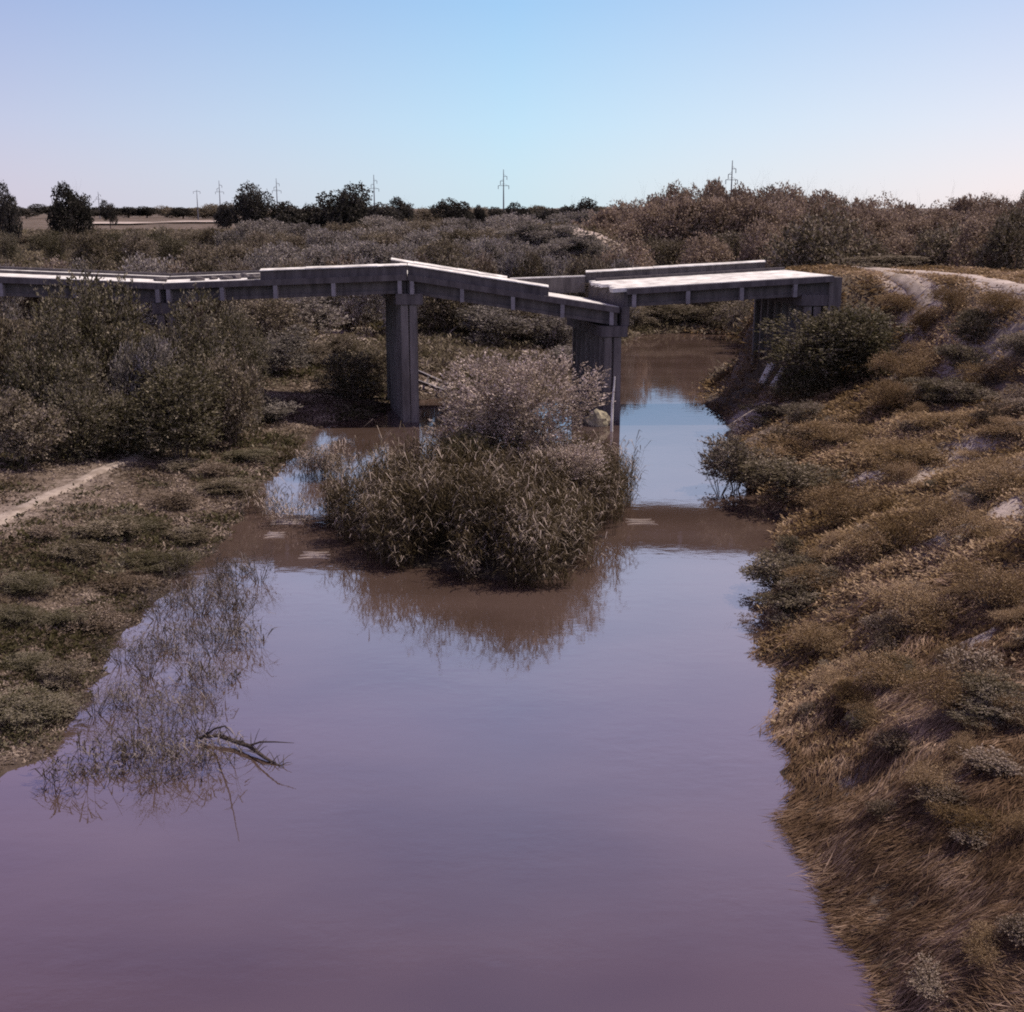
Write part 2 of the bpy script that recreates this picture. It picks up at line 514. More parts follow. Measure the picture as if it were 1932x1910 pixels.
def bare_mask(x, y):
    """where the earth shows bare and pale"""
    b = 0.20 * np.ones(np.shape(x))
    m = np.exp(-(((x - MOUND.x - 1) / 10) ** 2 + ((y - 151) / 9) ** 2))
    b = np.maximum(b, m * 0.75)
    a = at_z(650, 645, 1.4)
    b = np.maximum(b, 0.95 * np.exp(-(((x - a.x) / 5.0) ** 2 + ((y - a.y) / 13) ** 2)))
    for tr, a_ in zip(TRACKS, (0.95, 0.85, 0.62, 0.55)):
        b = np.maximum(b, a_ * smooth(-line_dist(x, y * 0.5, [(a, b * 0.5) for a, b in tr]), -1.7, -0.5))
    pd = line_dist(x, y * 0.6, [(a, c * 0.6) for a, c in PATH])
    b = np.maximum(b, 0.36 * smooth(-pd, -2.2, -0.5))
    d, di = land_dist(x, y)
    b = np.maximum(b, 0.30 * smooth(-d, -2.2, -0.2))
    for px, py, r in ((1640, 900, 1.6), (1800, 1000, 1.8), (1655, 1260, 1.0), (1700, 670, 2.2), (1440, 790, 2.5), (1665, 1330, 0.9), (830, 730, 2.5), (1000, 665, 4), (1420, 775, 3.6), (1600, 1480, 0.5), (1850, 1200, 0.8), (1900, 960, 1.0), (1620, 1350, 0.8), (1740, 900, 1.6), (1830, 860, 1.6), (1790, 1480, 0.9)):
        h = BARE_HITS[(px, py)]
        b = np.maximum(b, 0.85 * np.exp(-((x - h.x) ** 2 + (y - h.y) ** 2) / (r * r)))
    return b
BARE_HITS = {(px, py): hit(px, py) for px, py in ((1640, 900), (1800, 1000), (1655, 1260), (1700, 670), (1440, 790), (1665, 1330), (830, 730), (1000, 665), (1420, 775), (1760, 1350), (1600, 1480), (1850, 1200), (1900, 960), (1720, 1530), (1800, 1660), (1620, 1350), (1740, 900), (1830, 860), (1560, 1600), (1640, 1750), (1790, 1480), (1900, 1350))}
at_ = me.attributes.new('bare', 'FLOAT', 'POINT')
at_.data.foreach_set('value', bare_mask(V[:, 0], V[:, 1]).astype(np.float32))
me.materials.append(M['ground'])
tag(link('ground', me), 'dry earth river banks and plain', None, None, 'structure')

wm = bpy.data.meshes.new('water')
wm.from_pydata([(-60, -40, 0), (60, -40, 0), (60, 135, 0), (-60, 135, 0)], [], [(0, 1, 2, 3)])
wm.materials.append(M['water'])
tag(link('water', wm), 'still muddy river water', None, None, 'structure')

def ribbon(name, line, w, mat, seed, lift=0.03, nseg=90):
    """sandy track draped on the ground, with wandering edges"""
    P = np.array(line, float)
    L = np.concatenate([[0], np.cumsum(np.hypot(*(P[1:] - P[:-1]).T))])
    s = np.linspace(0, L[-1], nseg)
    x, y = np.interp(s, L, P[:, 0]), np.interp(s, L, P[:, 1])
    dx, dy = np.gradient(x), np.gradient(y)
    n = np.hypot(dx, dy); nx_, ny_ = -dy / n, dx / n
    wl = w * (0.25 + 0.9 * fbm(s / 1.3, s * 0, seed)); wr = w * (0.25 + 0.9 * fbm(s / 1.3, s * 0 + 5, seed))
    K = 7
    v, f = [], []
    for k in range(K):
        t = k / (K - 1)
        ox = -wl * (1 - t) + wr * t
        X, Y = x + nx_ * ox, y + ny_ * ox
        Z = ground_z(X, Y) + lift - (0.10 if k in (0, K - 1) else 0)
        v.append(np.stack([X, Y, Z], -1))
    v = np.stack(v, 1).reshape(-1, 3)
    for i in range(nseg - 1):
        for k in range(K - 1):
            a = i * K + k
            f.append((a, a + 1, a + K + 1, a + K))
    m_ = bpy.data.meshes.new(name); m_.from_pydata(v.tolist(), [], f); m_.materials.append(mat)
    for p in m_.polygons: p.use_smooth = True
    return tag(link(name, m_), None, None, None, 'structure')
ribbon('path', PATH, 0.40, M['trodden'], 21, 0.10)
for k_, tr in enumerate(TRACKS[:3]):
    ribbon('path', tr, (0.9, 0.6, 0.4)[k_], M['sand' if k_ == 0 else 'trodden'], 22 + k_, 0.12)

# ------------------------------------------------------------------ bridge
DEPTH = Vector((-1.6, 7.2, 0))                      # the skewed cross direction
def NX(px):                                         # X,Y of the near edge under this column
    u = (px - CX) / F
    # D = 69.9 + .05 X ; X = u * (depth along ray) approximated through at_d
    D = 69.9
    for _ in range(6):
        D = 69.9 + 0.05 * at_d(px, 540, D).x
    return D
def edge(px, row):
    return at_d(px, row, NX(px))
bridge = empty('road_bridge', edge(768, 560).xy.to_3d())
tag(bridge, 'broken low concrete road bridge with sagging spans crossing the muddy river', 'bridge')
BL = bridge.location.copy()
def bpart(mb, name, mat, parent=bridge, bevel=0.0):
    """parts are modelled in world coordinates, then carried by the bridge"""
    mb.v = [tuple(Vector(v) - BL) for v in mb.v]
    return mb.build(name, mat, parent, bevel)

# near deck-edge points (top of the deck at its near edge)
K0, K1, K2, K3 = edge(-330, 508), edge(310, 534), edge(768, 517), edge(1168, 579)
R0, R1 = edge(1173, 544), edge(1572, 520)
far_of = lambda p, dz=0.0: p + DEPTH + Vector((0, 0, dz))
DECK = 0.22

def slab(a, b, name='deck_slab', t=DECK, jag=0, seed=0, over=0.0, jag_amp=0.5):
    """deck between near points a and b; jag: ragged broken start at a"""
    rnd = random.Random(seed)
    n = 18
    mb = MB()
    fa, fb = far_of(a), far_of(b)
    pts_top = []
    for i in range(n + 1):
        s = i / n
        p = a.lerp(fa, s)
        if jag:
            dirx = (b - a).normalized()
            p = p + dirx * (rnd.uniform(-jag_amp, jag_amp) * 0.5 - (0.35 if i in (0, 1) else 0))
        q = b.lerp(fb, s)
        pts_top.append((p, q))
    base = 0
    for p, q in pts_top:
        mb.v += [tuple(p), tuple(q), tuple(p - Vector((0, 0, t))), tuple(q - Vector((0, 0, t)))]
    for i in range(n):
        a0, b0 = i * 4, (i + 1) * 4
        mb.f += [(a0, a0 + 1, b0 + 1, b0), (a0 + 2, b0 + 2, b0 + 3, a0 + 3), (a0, b0, b0 + 2, a0 + 2), (a0 + 1, a0 + 3, b0 + 3, b0 + 1)]
    mb.f += [(0, 2, 3, 1), (n * 4, n * 4 + 1, n * 4 + 3, n * 4 + 2)]
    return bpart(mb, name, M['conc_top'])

def girder_at(a, b, off, name='girder', d=0.85, w=0.34):
    """a T girder under the deck, off metres in along the cross direction (0..1)"""
    o = DEPTH * off
    p, q = a + o, b + o
    z0 = -DECK - 0.002
    mb = MB()
    up = Vector((0, 0, 1))
    def bx(z_top, z_bot, w0):
        s = Vector((0, w0 / 2, 0))
        mb.hexa([p - s + up * z_bot, q - s + up * z_bot, q + s + up * z_bot, p + s + up * z_bot,
                 p - s + up * z_top, q - s + up * z_top, q + s + up * z_top, p + s + up * z_top])
    bx(z0, z0 - d + 0.18, w * 0.6)
    bx(z0 - d + 0.18, z0 - d, w)
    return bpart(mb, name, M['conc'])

def ribs(g, a, b, ts, off=0.0, d=0.85):
    for t in ts:
        p = a.lerp(b, t) + DEPTH * off
        mb = MB()
        mb.box(p.x - 0.11, p.x + 0.11, p.y - 0.60, p.y - 0.105, p.z - DECK - d + 0.005, p.z - DECK - 0.006)
        o = bpart(mb, 'stiffener', M['conc_light'])
        o.parent = g

def parapet(a, b, h=0.45, th=0.18, depthoff=0.0, name='parapet', lip=True, base=0.0):
    p, q = a + DEPTH * depthoff, b + DEPTH * depthoff
    mb = MB()
    s = Vector((0, th, 0))
    up = Vector((0, 0, 1))
    mb.hexa([p - s * .5 + up * (base - 0.12), q - s * .5 + up * (base - 0.12), q + s * .5 + up * (base - 0.12), p + s * .5 + up * (base - 0.12),
             p - s * .5 + up * h, q - s * .5 + up * h, q + s * .5 + up * h, p + s * .5 + up * h])
    o = bpart(mb, name, M['conc'])
    # coping, its sun glare put into the pale colour and sloped top
    mb = MB()
    rr = random.Random(int(p.x * 10) & 255)
    L_, t0 = (q - p).length, 0.0
    while t0 < 1:
        t1 = min(1.0, t0 + rr.uniform(1.2, 3.0) / L_)
        a_, b_ = p.lerp(q, t0), p.lerp(q, t1 - 0.004 / L_)
        ja, jb = rr.uniform(-.012, .02), rr.uniform(-.012, .02)
        w0, w1 = rr.uniform(.21, .25), rr.uniform(.19, .25)
        f0, f1 = Vector((0, w0, 0)), Vector((0, w1, 0))
        if True:
            mb.hexa([a_ - f0 + up * (h + .003), b_ - f1 + up * (h + .003), b_ + f1 + up * (h + .003), a_ + f0 + up * (h + .003),
                     a_ - f0 + up * (h + .05 + ja), b_ - f1 + up * (h + .05 + jb), b_ + f1 + up * (h + .13 + jb), a_ + f0 + up * (h + .13 + ja)])
        t0 = t1
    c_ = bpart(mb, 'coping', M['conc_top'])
    c_.parent = o
    return o

def fascia(a, b):
    """the ledge that runs along the near edge of the deck"""
    mb = MB()
    up = Vector((0, 0, 1))
    s0, s1 = Vector((0, -0.30, 0)), Vector((0, 0.0, 0))
    mb.hexa([a + s0 - up * 0.34, b + s0 - up * 0.34, b + s1 - up * 0.34, a + s1 - up * 0.34,
             a + s0 - up * 0.02, b + s0 - up * 0.02, b + s1 - up * 0.02, a + s1 - up * 0.02])
    return bpart(mb, 'edge_ledge', M['conc'])

gap = Vector((0.05, 0, 0))
K1b, K2b = K1 + gap, K2 + gap
left_parapet_start = edge(492, 528)
for (a, b, ts) in ((K0, K1, (0.05, .3, .52, .74, .985)), (K1b, K2, (0.02, 0.24, 0.46, 0.70, 0.975)), (K2b, K3, (0.025, 0.26, 0.50, 0.735, 0.97)), (R0 + Vector((0.3, 0, 0)), R1, (0.04, 0.3, 0.56, 0.82))):
    fascia(a, b)
    for j, off in enumerate((0.045, 0.27, 0.5, 0.73, 0.955)):
        g = girder_at(a, b, off)
        if j == 0: ribs(g, a + DEPTH * off, b + DEPTH * off, ts)
slab(K0, K1); slab(K1b, K2); slab(K2b, K3, jag=0)
slab(R0, R1, jag=1, seed=4)
# parapets: near one only where it still stands
s1 = (left_parapet_start.x - K1b.x) / (K2.x - K1b.x)
pstart = K1b.lerp(K2, s1)
parapet(pstart, K2)
pe = K2b.lerp(K3, (edge(1035, 545).x - K2b.x) / (K3.x - K2b.x))
parapet(K2b, pe)
# far side
parapet(K2b, K2b.lerp(K3, 0.60), depthoff=1.0)
parapet(R0, R0.lerp(R1, 0.93), depthoff=1.0, h=0.48)
# low kerbs on the left spans
def kerb(a, b, off):
    mb = MB(); o = DEPTH * off; up = Vector((0, 0, 1)); s = Vector((0, 0.28, 0))
    mb.hexa([a + o + up * 0.003, b + o + up * 0.003, b + o + s + up * 0.003, a + o + s + up * 0.003,
             a + o + up * 0.16, b + o + up * 0.16, b + o + s + up * 0.16, a + o + s + up * 0.16])
    bpart(mb, 'kerb', M['conc'])
kerb(K0, K1, 0.93); kerb(K1b, K2, 0.93)
kerb(K0, K1, 0.40); kerb(K1b, pstart, 0.40)
kerb(R0.lerp(R1, 0.03), R1, 0.87)
# far edge beam left hanging beyond the sagging span
B0, B1 = at_d(962, 527, 77.0), at_d(1104, 522, 77.3)
mb = MB()
for p, q in ((B0, B1),):
    s = Vector((0, 0.15, 0)); up = Vector((0, 0, 1))
    mb.hexa([p - s - up * 0.95, q - s - up * 0.95, q + s - up * 0.95, p + s - up * 0.95, p - s, q - s, q + s, p + s])
eb = bpart(mb, 'edge_beam', M['conc'])
mb = MB()
p, q = B0, B1
s = Vector((0, 0.2, 0)); up = Vector((0, 0, 1))
mb.hexa([p - s + up * .003, q - s + up * .003, q + s + up * .003, p + s + up * .003, p - s + up * .07, q - s + up * .07, q + s + up * .07, p + s + up * .07])
c_ = bpart(mb, 'coping', M['conc_top']); c_.parent = eb
# broken reinforcement and end diaphragm of the right span
mb = MB()
a = R0 + Vector((0.25, 0.1, -DECK - 0.01)); b = a + DEPTH * 0.97
s = Vector((0.12, 0, 0)); up = Vector((0, 0, 1))
mb.hexa([a - s - up * 0.8, a + s - up * 0.8, b + s - up * 0.8, b - s - up * 0.8, a - s, a + s, b + s, b - s])
bpart(mb, 'diaphragm', M['conc'])
rnd = random.Random(8)
mb = MB()
for i in range(16):
    p = R0.lerp(far_of(R0), (i + 0.5) / 16) + Vector((-0.1, 0, -0.12))
    mb.tube([p + Vector((0.4, 0, 0)), p + Vector((-rnd.uniform(.1, .35), 0, -rnd.uniform(0, .1))), p + Vector((-rnd.uniform(.4, .7), rnd.uniform(-.2, .2), -rnd.uniform(.1, .6)))], 0.018, 4)
bpart(mb, 'reinforcement', M['deadwood'])

def pier(xm, ztop, seed, zbot=-1.2, n=8, label=None, yoff=0.0, capw=1.5):
    """pile bent: cap beam over two rows of piles along the skew"""
    rnd = random.Random(seed)
    root = link('pier', None, bridge)
    D = 69.9 + 0.05 * xm
    base = Vector((xm, D + yoff, 0))
    cap = MB()
    a, b = base - DEPTH * 0.012, base + DEPTH * 1.01
    s = Vector((capw / 2, 0, 0)); up = Vector((0, 0, 1))
    cap.hexa([a - s + up * (ztop - .62), a + s + up * (ztop - .62), b + s + up * (ztop - .62), b - s + up * (ztop - .62),
              a - s + up * ztop, a + s + up * ztop, b + s + up * ztop, b - s + up * ztop])
    o = bpart(cap, 'cap_beam', M['conc'], bevel=0.02); o.parent = root
    for i in range(n):
        c = base + DEPTH * ((i + 0.25) / (n - 0.45))
        for sx in (-1, 1):
            w = 0.21
            x0 = c.x + sx * 0.265 + rnd.uniform(-.012, .012)
            mb = MB()
            lean = rnd.uniform(-.03, .03)
            zt = ztop - .625
            mb.hexa([(x0 - w - .02 + lean, c.y - w, zbot), (x0 + w + .02 + lean, c.y - w, zbot), (x0 + w + .02 + lean, c.y + w, zbot), (x0 - w - .02 + lean, c.y + w, zbot),
                     (x0 - w, c.y - w, zt), (x0 + w, c.y - w, zt), (x0 + w, c.y + w, zt), (x0 - w, c.y + w, zt)])
            o = bpart(mb, 'column', M['pile'], bevel=0.03); o.parent = root
    return root
GB = DECK + 0.85 + 0.01
pier(K1.x, K1.z - GB, 1)
pier(K2.x + 0.1, K2.z - GB, 2)
pier(K3.x - 0.25, K3.z - GB, 3)
# bearing block that still carries the right span on the sunken pier
mb = MB()
a = Vector((R0.x + 0.25, 69.9 + .05 * R0.x, 0)) ; b = a + DEPTH
s = Vector((0.22, 0, 0)); up = Vector((0, 0, 1))
zb, zt = K3.z - GB + 0.004, R0.z - GB + 0.06
mb.hexa([a - s + up * zb, a + s + up * zb, b + s + up * zb, b - s + up * zb, a - s + up * zt, a + s + up * zt, b + s + up * zt, b - s + up * zt])
bpart(mb, 'bearing_wall', M['conc'])
# right abutment: two bents of piles standing in the bank and a cap block
pier(R1.x - 1.0, R1.z - GB, 5, zbot=1.0)
mb = MB()
a = Vector((R1.x + 0.15, R1.y - 0.1, 0)); b = a + DEPTH * 1.03
s = Vector((0.35, 0, 0))
mb.hexa([a - s + up * 4.5, a + s + up * 4.5, b + s + up * 4.5, b - s + up * 4.5, a - s + up * (R1.z - .1), a + s + up * (R1.z - .1), b + s + up * (R1.z - .1), b - s + up * (R1.z - .1)])
bpart(mb, 'abutment', M['pile'])

# ------------------------------------------------------------------ plants
def crown_mesh(name, seed, n, leaf, mat, lobes=9, feather=0.0, spread=1.0, aspect=0.5, hollow=0.45, bottom=0.0, flat=1.0):
    """leaf faces spread through a lumpy crown; unit size: x,y in -.5...5, z 0..1"""
    r = np.random.default_rng(seed)
    C, R = [], []
    for i in range(lobes):
        a = r.uniform(0, 2 * np.pi)
        zz = bottom + (1 - bottom) * r.uniform(0.18, 0.80)
        rad = 0.30 * spread * np.sqrt(r.uniform(0, 1)) * (1.05 - 0.5 * abs(zz - 0.45))
        C.append((rad * np.cos(a), rad * np.sin(a), zz))
        R.append(r.uniform(0.13, 0.25))
    C, R = np.array(C), np.array(R)
    w = R ** 2; w /= w.sum()
    ns = n if feather == 0 else n // 8
    li = r.choice(lobes, ns, p=w)
    d = r.normal(size=(ns, 3)); d /= np.linalg.norm(d, axis=1, keepdims=True)
    rr = R[li] * (hollow + (1 - hollow) * r.uniform(0, 1, ns) ** 0.6)
    # lumpiness: push the shell in and out
    lump = 0.72 + 0.62 * (vnoise(d[:, 0] * 3.1 + li * 7.0, d[:, 1] * 3.1 + d[:, 2] * 2.7, seed))
    rr = rr * lump
    P = C[li] + d * rr[:, None] * np.array([1, 1, 0.95 * flat])
    keep = fbm(P[:, 0] * 9 + seed, P[:, 1] * 9 + P[:, 2] * 8, seed + 3, 2) > 0.36
    P, d, li = P[keep], d[keep], li[keep]
    if feather:
        out = d + np.array([0, 0, 0.75]); out /= np.linalg.norm(out, axis=1, keepdims=True)
        out += r.normal(0, .25, out.shape); out /= np.linalg.norm(out, axis=1, keepdims=True)
        L = feather * r.uniform(0.4, 1.3, len(P))
        t = np.linspace(0, 1, 8)
        PP = P[:, None, :] + out[:, None, :] * (L[:, None] * t)[:, :, None]
        PP[:, :, 2] -= (L[:, None] * t ** 2) * 0.18
        PP += r.normal(0, leaf * 0.55, PP.shape)
        ax = np.repeat(out, 8, 0) + r.normal(0, .45, (len(P) * 8, 3))
        P = PP.reshape(-1, 3)
    else:
        ax = r.normal(size=P.shape)
    m = len(P)
    ax /= np.linalg.norm(ax, axis=1, keepdims=True)
    b = r.normal(size=(m, 3)); b = np.cross(ax, b); b /= np.linalg.norm(b, axis=1, keepdims=True)
    s = leaf * r.uniform(0.6, 1.4, m)[:, None]
    V = np.stack([P - ax * s, P + b * s * aspect, P + ax * s, P - b * s * aspect], 1).reshape(-1, 3)
    V[:, 2] = np.maximum(V[:, 2], 0.01)
    # normalise: the crown fills the unit box
    lo, hi = np.percentile(V, 0.4, axis=0), np.percentile(V, 99.6, axis=0)
    V[:, :2] -= (lo[:2] + hi[:2]) / 2
    V[:, :2] /= max(hi[0] - lo[0], hi[1] - lo[1])
    V[:, 2] /= hi[2]
    return np_mesh(name, V, 4, mat, r.uniform(0, 1, m))

def stems_mesh(name, seed, nst, r0, mat, spread=0.3, top=0.75, twigs=3, trunk=0.0):
    rnd = random.Random(seed)
    mb = MB()
    def limb(p, d, L, rad, depth):
        pts, rs = [p], [rad]
        q = p.copy()
        for i in range(4):
            d = (d + Vector((rnd.uniform(-.18, .18), rnd.uniform(-.18, .18), rnd.uniform(-.05, .14)))).normalized()
            q = q + d * L / 4
            pts.append(q.copy()); rs.append(rad * (1 - 0.19 * (i + 1)))
        mb.tube(pts, rs, 5)
        if depth > 0:
            for k in range(twigs):
                j = rnd.choice((2, 3, 4))
                dd = (d + Vector((rnd.uniform(-.9, .9), rnd.uniform(-.9, .9), rnd.uniform(-.1, .6)))).normalized()
                limb(pts[j], dd, L * 0.55, rs[j] * 0.6, depth - 1)
    start = Vector((0, 0, -0.03))
    if trunk:
        mb.tube([start, Vector((0.01, 0, trunk * .5)), Vector((0, 0.01, trunk + .03))], [r0 * 1.5, r0 * 1.15, r0], 7)
        start = Vector((0, 0, trunk))
    for i in range(nst):
        a = 2 * math.pi * (i + rnd.random() * .6) / nst
        d = Vector((math.cos(a) * spread, math.sin(a) * spread, 1)).normalized()
        limb(start + Vector((math.cos(a), math.sin(a), 0)) * (0.0 if trunk else 0.03), d, (top - trunk) * rnd.uniform(.7, 1), r0 * rnd.uniform(.6, 1), 2)
    return mb.mesh(name, mat)

PROTO = {}
WOODK = ('russet', 'wood')
def proto(key, crown, trunk):
    PROTO[key] = (crown, trunk)
for i in range(4):
    proto(('olive', i), crown_mesh('shrub_leaves', 10 + i, 18000, 0.015, M['olive'], 9, feather=0.10), stems_mesh('shrub_stems', 10 + i, 6, 0.012, M['bark']))
    proto(('grey', i), crown_mesh('grey_shrub_leaves', 20 + i, 18000, 0.015, M['grey'], 10, feather=0.09, flat=0.9), stems_mesh('grey_shrub_stems', 20 + i, 6, 0.010, M['bark']))
    proto(('green', i), crown_mesh('green_shrub_leaves', 30 + i, 26000, 0.0115, M['green'], 15, feather=0.08), stems_mesh('green_shrub_stems', 30 + i, 6, 0.012, M['bark']))
for i in range(3):
    proto(('dark', i), crown_mesh('dense_crown', 40 + i, 12000, 0.021, M['dark'], 16, bottom=0.12, hollow=0.6), stems_mesh('tree_limbs', 40 + i, 5, 0.022, M['bark'], 0.5, 0.8, trunk=0.2))
    proto(('wood', i), crown_mesh('wood_crown', 150 + i, 15000, 0.017, M['russet'], 18, bottom=0.05, hollow=0.55, spread=1.1), stems_mesh('wood_limbs', 150 + i, 5, 0.016, M['bark'], 0.4, 0.85, trunk=0.12))
    proto(('russet', i), crown_mesh('russet_crown', 50 + i, 16000, 0.019, M['russet'], 22, feather=0.06, bottom=0.0, hollow=0.5, spread=1.3), stems_mesh('russet_limbs', 50 + i, 5, 0.016, M['bark'], 0.4, 0.85, trunk=0.12))
    proto(('scrub', i), crown_mesh('bank_shrub_leaves', 60 + i, 18000, 0.013, M['scrub'], 16, feather=0.17, flat=0.8, hollow=0.15, spread=1.5), stems_mesh('bank_shrub_stems', 60 + i, 7, 0.010, M['bark']))
    proto(('dry', i), crown_mesh('dry_shrub_leaves', 70 + i, 7000, 0.020, M['dry'], 9, feather=0.14, flat=0.8), stems_mesh('dry_shrub_stems', 70 + i, 8, 0.009, M['deadwood'], 0.6))
    proto(('sparse', i), crown_mesh('sparse_leaves', 80 + i, 1700, 0.011, M['wet'], 12, feather=0.20, hollow=0.05), stems_mesh('wet_twigs', 80 + i, 11, 0.008, M['deadwood'], 0.45, 0.95, 4))

RND = random.Random(5)
def plant(kind, loc, w, h, name, label, cat, group=None, var=None, crown_name='crown', trunk_name='trunk', sink=0.0, wy=None):
    vs = [k for k in PROTO if k[0] == kind]
    cm, tm = PROTO[vs[RND.randrange(len(vs))] if var is None else (kind, var)]
    o = empty(name, (loc[0], loc[1], loc[2] - sink), RND.uniform(0, 6.28))
    o.scale = (w, wy or w, h)
    link(crown_name, cm, o)
    link(trunk_name, tm, o)
    tag(o, label, cat, group)
    return o

def by_base(kind, px, row, w, h, *a, **k):
    p = hit(px, row)
    return plant(kind, (p.x, p.y, p.z), w, h, *a, **k)

def by_top(kind, px, toprow, D, wpx, *a, **k):
    """stands D metres out; its top reaches that row and its width spans wpx in the photograph"""
    t = at_d(px, toprow, D)
    g = max(gz(t.x, D), -0.05)
    h = max(t.z - g, 0.8)
    return plant(kind, (t.x, D, g), wpx / F * D * 1.22, h, *a, **k)

ORD = ('first second third fourth fifth sixth seventh eighth ninth tenth eleventh twelfth thirteenth fourteenth fifteenth sixteenth '
       'seventeenth eighteenth nineteenth twentieth twenty-first twenty-second twenty-third twenty-fourth twenty-fifth twenty-sixth '
       'twenty-seventh twenty-eighth twenty-ninth thirtieth').split()

# --- skyline trees on the left and middle
SK = [
    ('dark', 8, 348, 230, 40, 'olive tree cut by the frame edge, leftmost tree of the skyline'),
    ('dark', 128, 349, 260, 62, 'dark tree with a notched crown, alone above the left field'),
    ('dark', 475, 349, 290, 74, 'big dark round tree at the right end of the pale strip'),
    ('dark', 645, 349, 290, 100, 'widest dark domed tree of the skyline, between two pylons'),
    ('dark', 755, 374, 400, 42, 'small dark tree just right of the pylon beside the domed tree'),
    ('dark', 855, 377, 400, 66, 'low dark tree with two humps, third right of the domed tree'),
    ('dark', 712, 386, 330, 75, 'low dark bush touching the domed tree on its right side'),
    ('dark', 545, 383, 290, 84, 'low dark bush filling the dip between the two big dark trees'),
    ('dark', 592, 386, 295, 76, 'low dark bush touching the domed tree on its left side'),
    ('dark', 980, 384, 330, 52, 'dark rounded tree just right of the middle pylon'),
    ('dark', 905, 388, 420, 22, 'tiny dark bush left of the middle pylon'),
    ('dark', 1030, 395, 330, 62, 'low dark tree between the rounded tree and the dome before the wood'),
    ('dark', 1100, 377, 300, 62, 'dark domed tree standing above the pale mound'),
    ('dark', 425, 384, 420, 40, 'low dark tree left of the big dark round tree'),
    ('dark', 205, 379, 500, 26, 'tiny dark tree on the far edge of the left field'),
]
for k, px, top, D, w, lab in SK:
    by_top(k, px, top, D, w, 'skyline_tree', lab, 'tree', 'dark trees on the skyline')
# --- wood on the right, back row
xs = [1140, 1175, 1208, 1240, 1268, 1300, 1335, 1368, 1400, 1432, 1465, 1498, 1530, 1562, 1595, 1625, 1660, 1690, 1718, 1755, 1785, 1815, 1850, 1885, 1920, 1960]
tops = [402, 396, 388, 376, 366, 360, 355, 362, 364, 360, 368, 364, 370, 374, 380, 388, 385, 402, 387, 404, 392, 384, 378, 376, 380, 376]
for i, (px, tp) in enumerate(zip(xs, tops)):
    by_top(WOODK[i % 3 > 0], px, tp - 7 - 5 * math.sin(i * 1.3), 195 + 14 * math.sin(i * 2.3), 78 + 14 * math.sin(i * 1.7), 'woodland_tree',
           '%s brown-green tree from the left in the back row of the right-hand wood' % ORD[i], 'tree', 'trees of the brown wood on the right')
for i in range(22):
    by_top(WOODK[i % 2], 1130 + 38 * i + RND.uniform(-9, 9), float(np.interp(1130 + 38 * i, xs, tops)) + 9 + RND.uniform(0, 12), 172 + RND.uniform(-8, 8), 92 + RND.uniform(-12, 16), 'woodland_tree',
           '%s brown tree from the left in the middle row of the right-hand wood' % ORD[i], 'tree', 'trees of the brown wood on the right')
# front row, lighter
FR = [(1185, 452, 128, 90), (1255, 448, 140, 95), (1330, 446, 132, 100), (1400, 440, 140, 110), (1535, 402, 112, 170), (1600, 440, 122, 100),
      (1445, 420, 130, 95), (1700, 446, 135, 120), (1790, 428, 130, 120), (1870, 414, 118, 130), (1655, 455, 120, 90), (1925, 396, 110, 110)]
FR.sort()
for i, (px, tp, D, w) in enumerate(FR):
    big = (px == 1530)
    lab = 'large rounded grey-brown tree right behind the end of the bridge' if big else '%s grey-brown tree from the left in the front row of the right-hand wood' % ORD[i]
    by_top('olive' if big or i % 2 else 'wood', px, tp, D, w, 'woodland_tree', lab, 'tree', 'trees of the brown wood on the right')

# --- scrub of the plain behind the bridge (three rows)
def row(n, x0, x1, D0, D1, top0, top1, wpx, kinds, desc, group, seed, jit=10):
    r = random.Random(seed)
    for i in range(n):
        px = x0 + (x1 - x0) * (i + 0.5) / n + r.uniform(-jit, jit)
        t = (px - x0) / (x1 - x0)
        by_top(r.choice(kinds), px, top0 + (top1 - top0) * t + r.uniform(-6, 6), r.uniform(D0, D1), wpx * r.uniform(.75, 1.3),
               'scrub_bush', '%s %s' % (ORD[i], desc), 'bush', group)
row(20, 460, 1140, 255, 300, 420, 402, 66, ('grey', 'olive', 'grey'), 'shrub from the left in the farthest row of scrub under the skyline', 'far row of scrub', 1)
row(19, 420, 1120, 175, 205, 442, 426, 76, ('grey', 'olive', 'grey'), 'shrub from the left in the second farthest row of scrub', 'second row of scrub', 2)
row(18, 380, 1010, 130, 150, 466, 452, 84, ('grey', 'grey', 'olive'), 'shrub from the left in the middle row of scrub above the bridge', 'middle row of scrub', 3)
row(20, -20, 960, 100, 112, 492, 484, 74, ('grey', 'olive', 'dry'), 'bush from the left in the row showing just over the bridge', 'near row of scrub', 4)
row(16, -10, 420, 160, 330, 440, 436, 54, ('green', 'olive'), 'low green bush from the left on the left field', 'bushes of the left field', 6, 14)
row(18, 480, 1150, 480, 620, 396, 394, 50, ('dark', 'olive'), 'small tree from the left along the middle horizon', 'tree line of the middle horizon', 17, 8)
row(12, 0, 440, 860, 1000, 391, 389, 46, ('dark', 'olive'), 'tiny tree from the left along the far field edge', 'tree line of the left field', 7, 8)
row(7, 950, 1190, 112, 124, 478, 492, 60, ('grey', 'grey', 'olive'), 'grey bush from the left at the foot of the pale mound', 'bushes at the foot of the mound', 8, 8)
MO = [(975, 448), (1005, 434), (1030, 452), (1055, 440), (1075, 466), (1100, 452), (1035, 478), (1140, 482), (985, 470), (1118, 470)]
MO.sort()
for i, (px, tp) in enumerate(MO):
    p = hit(px, tp + 16)
    plant('grey', p, 4.6, 1.9, 'scrub_bush', '%s grey bush from the left growing on the pale mound' % ORD[i], 'bush', 'bushes on the pale mound')

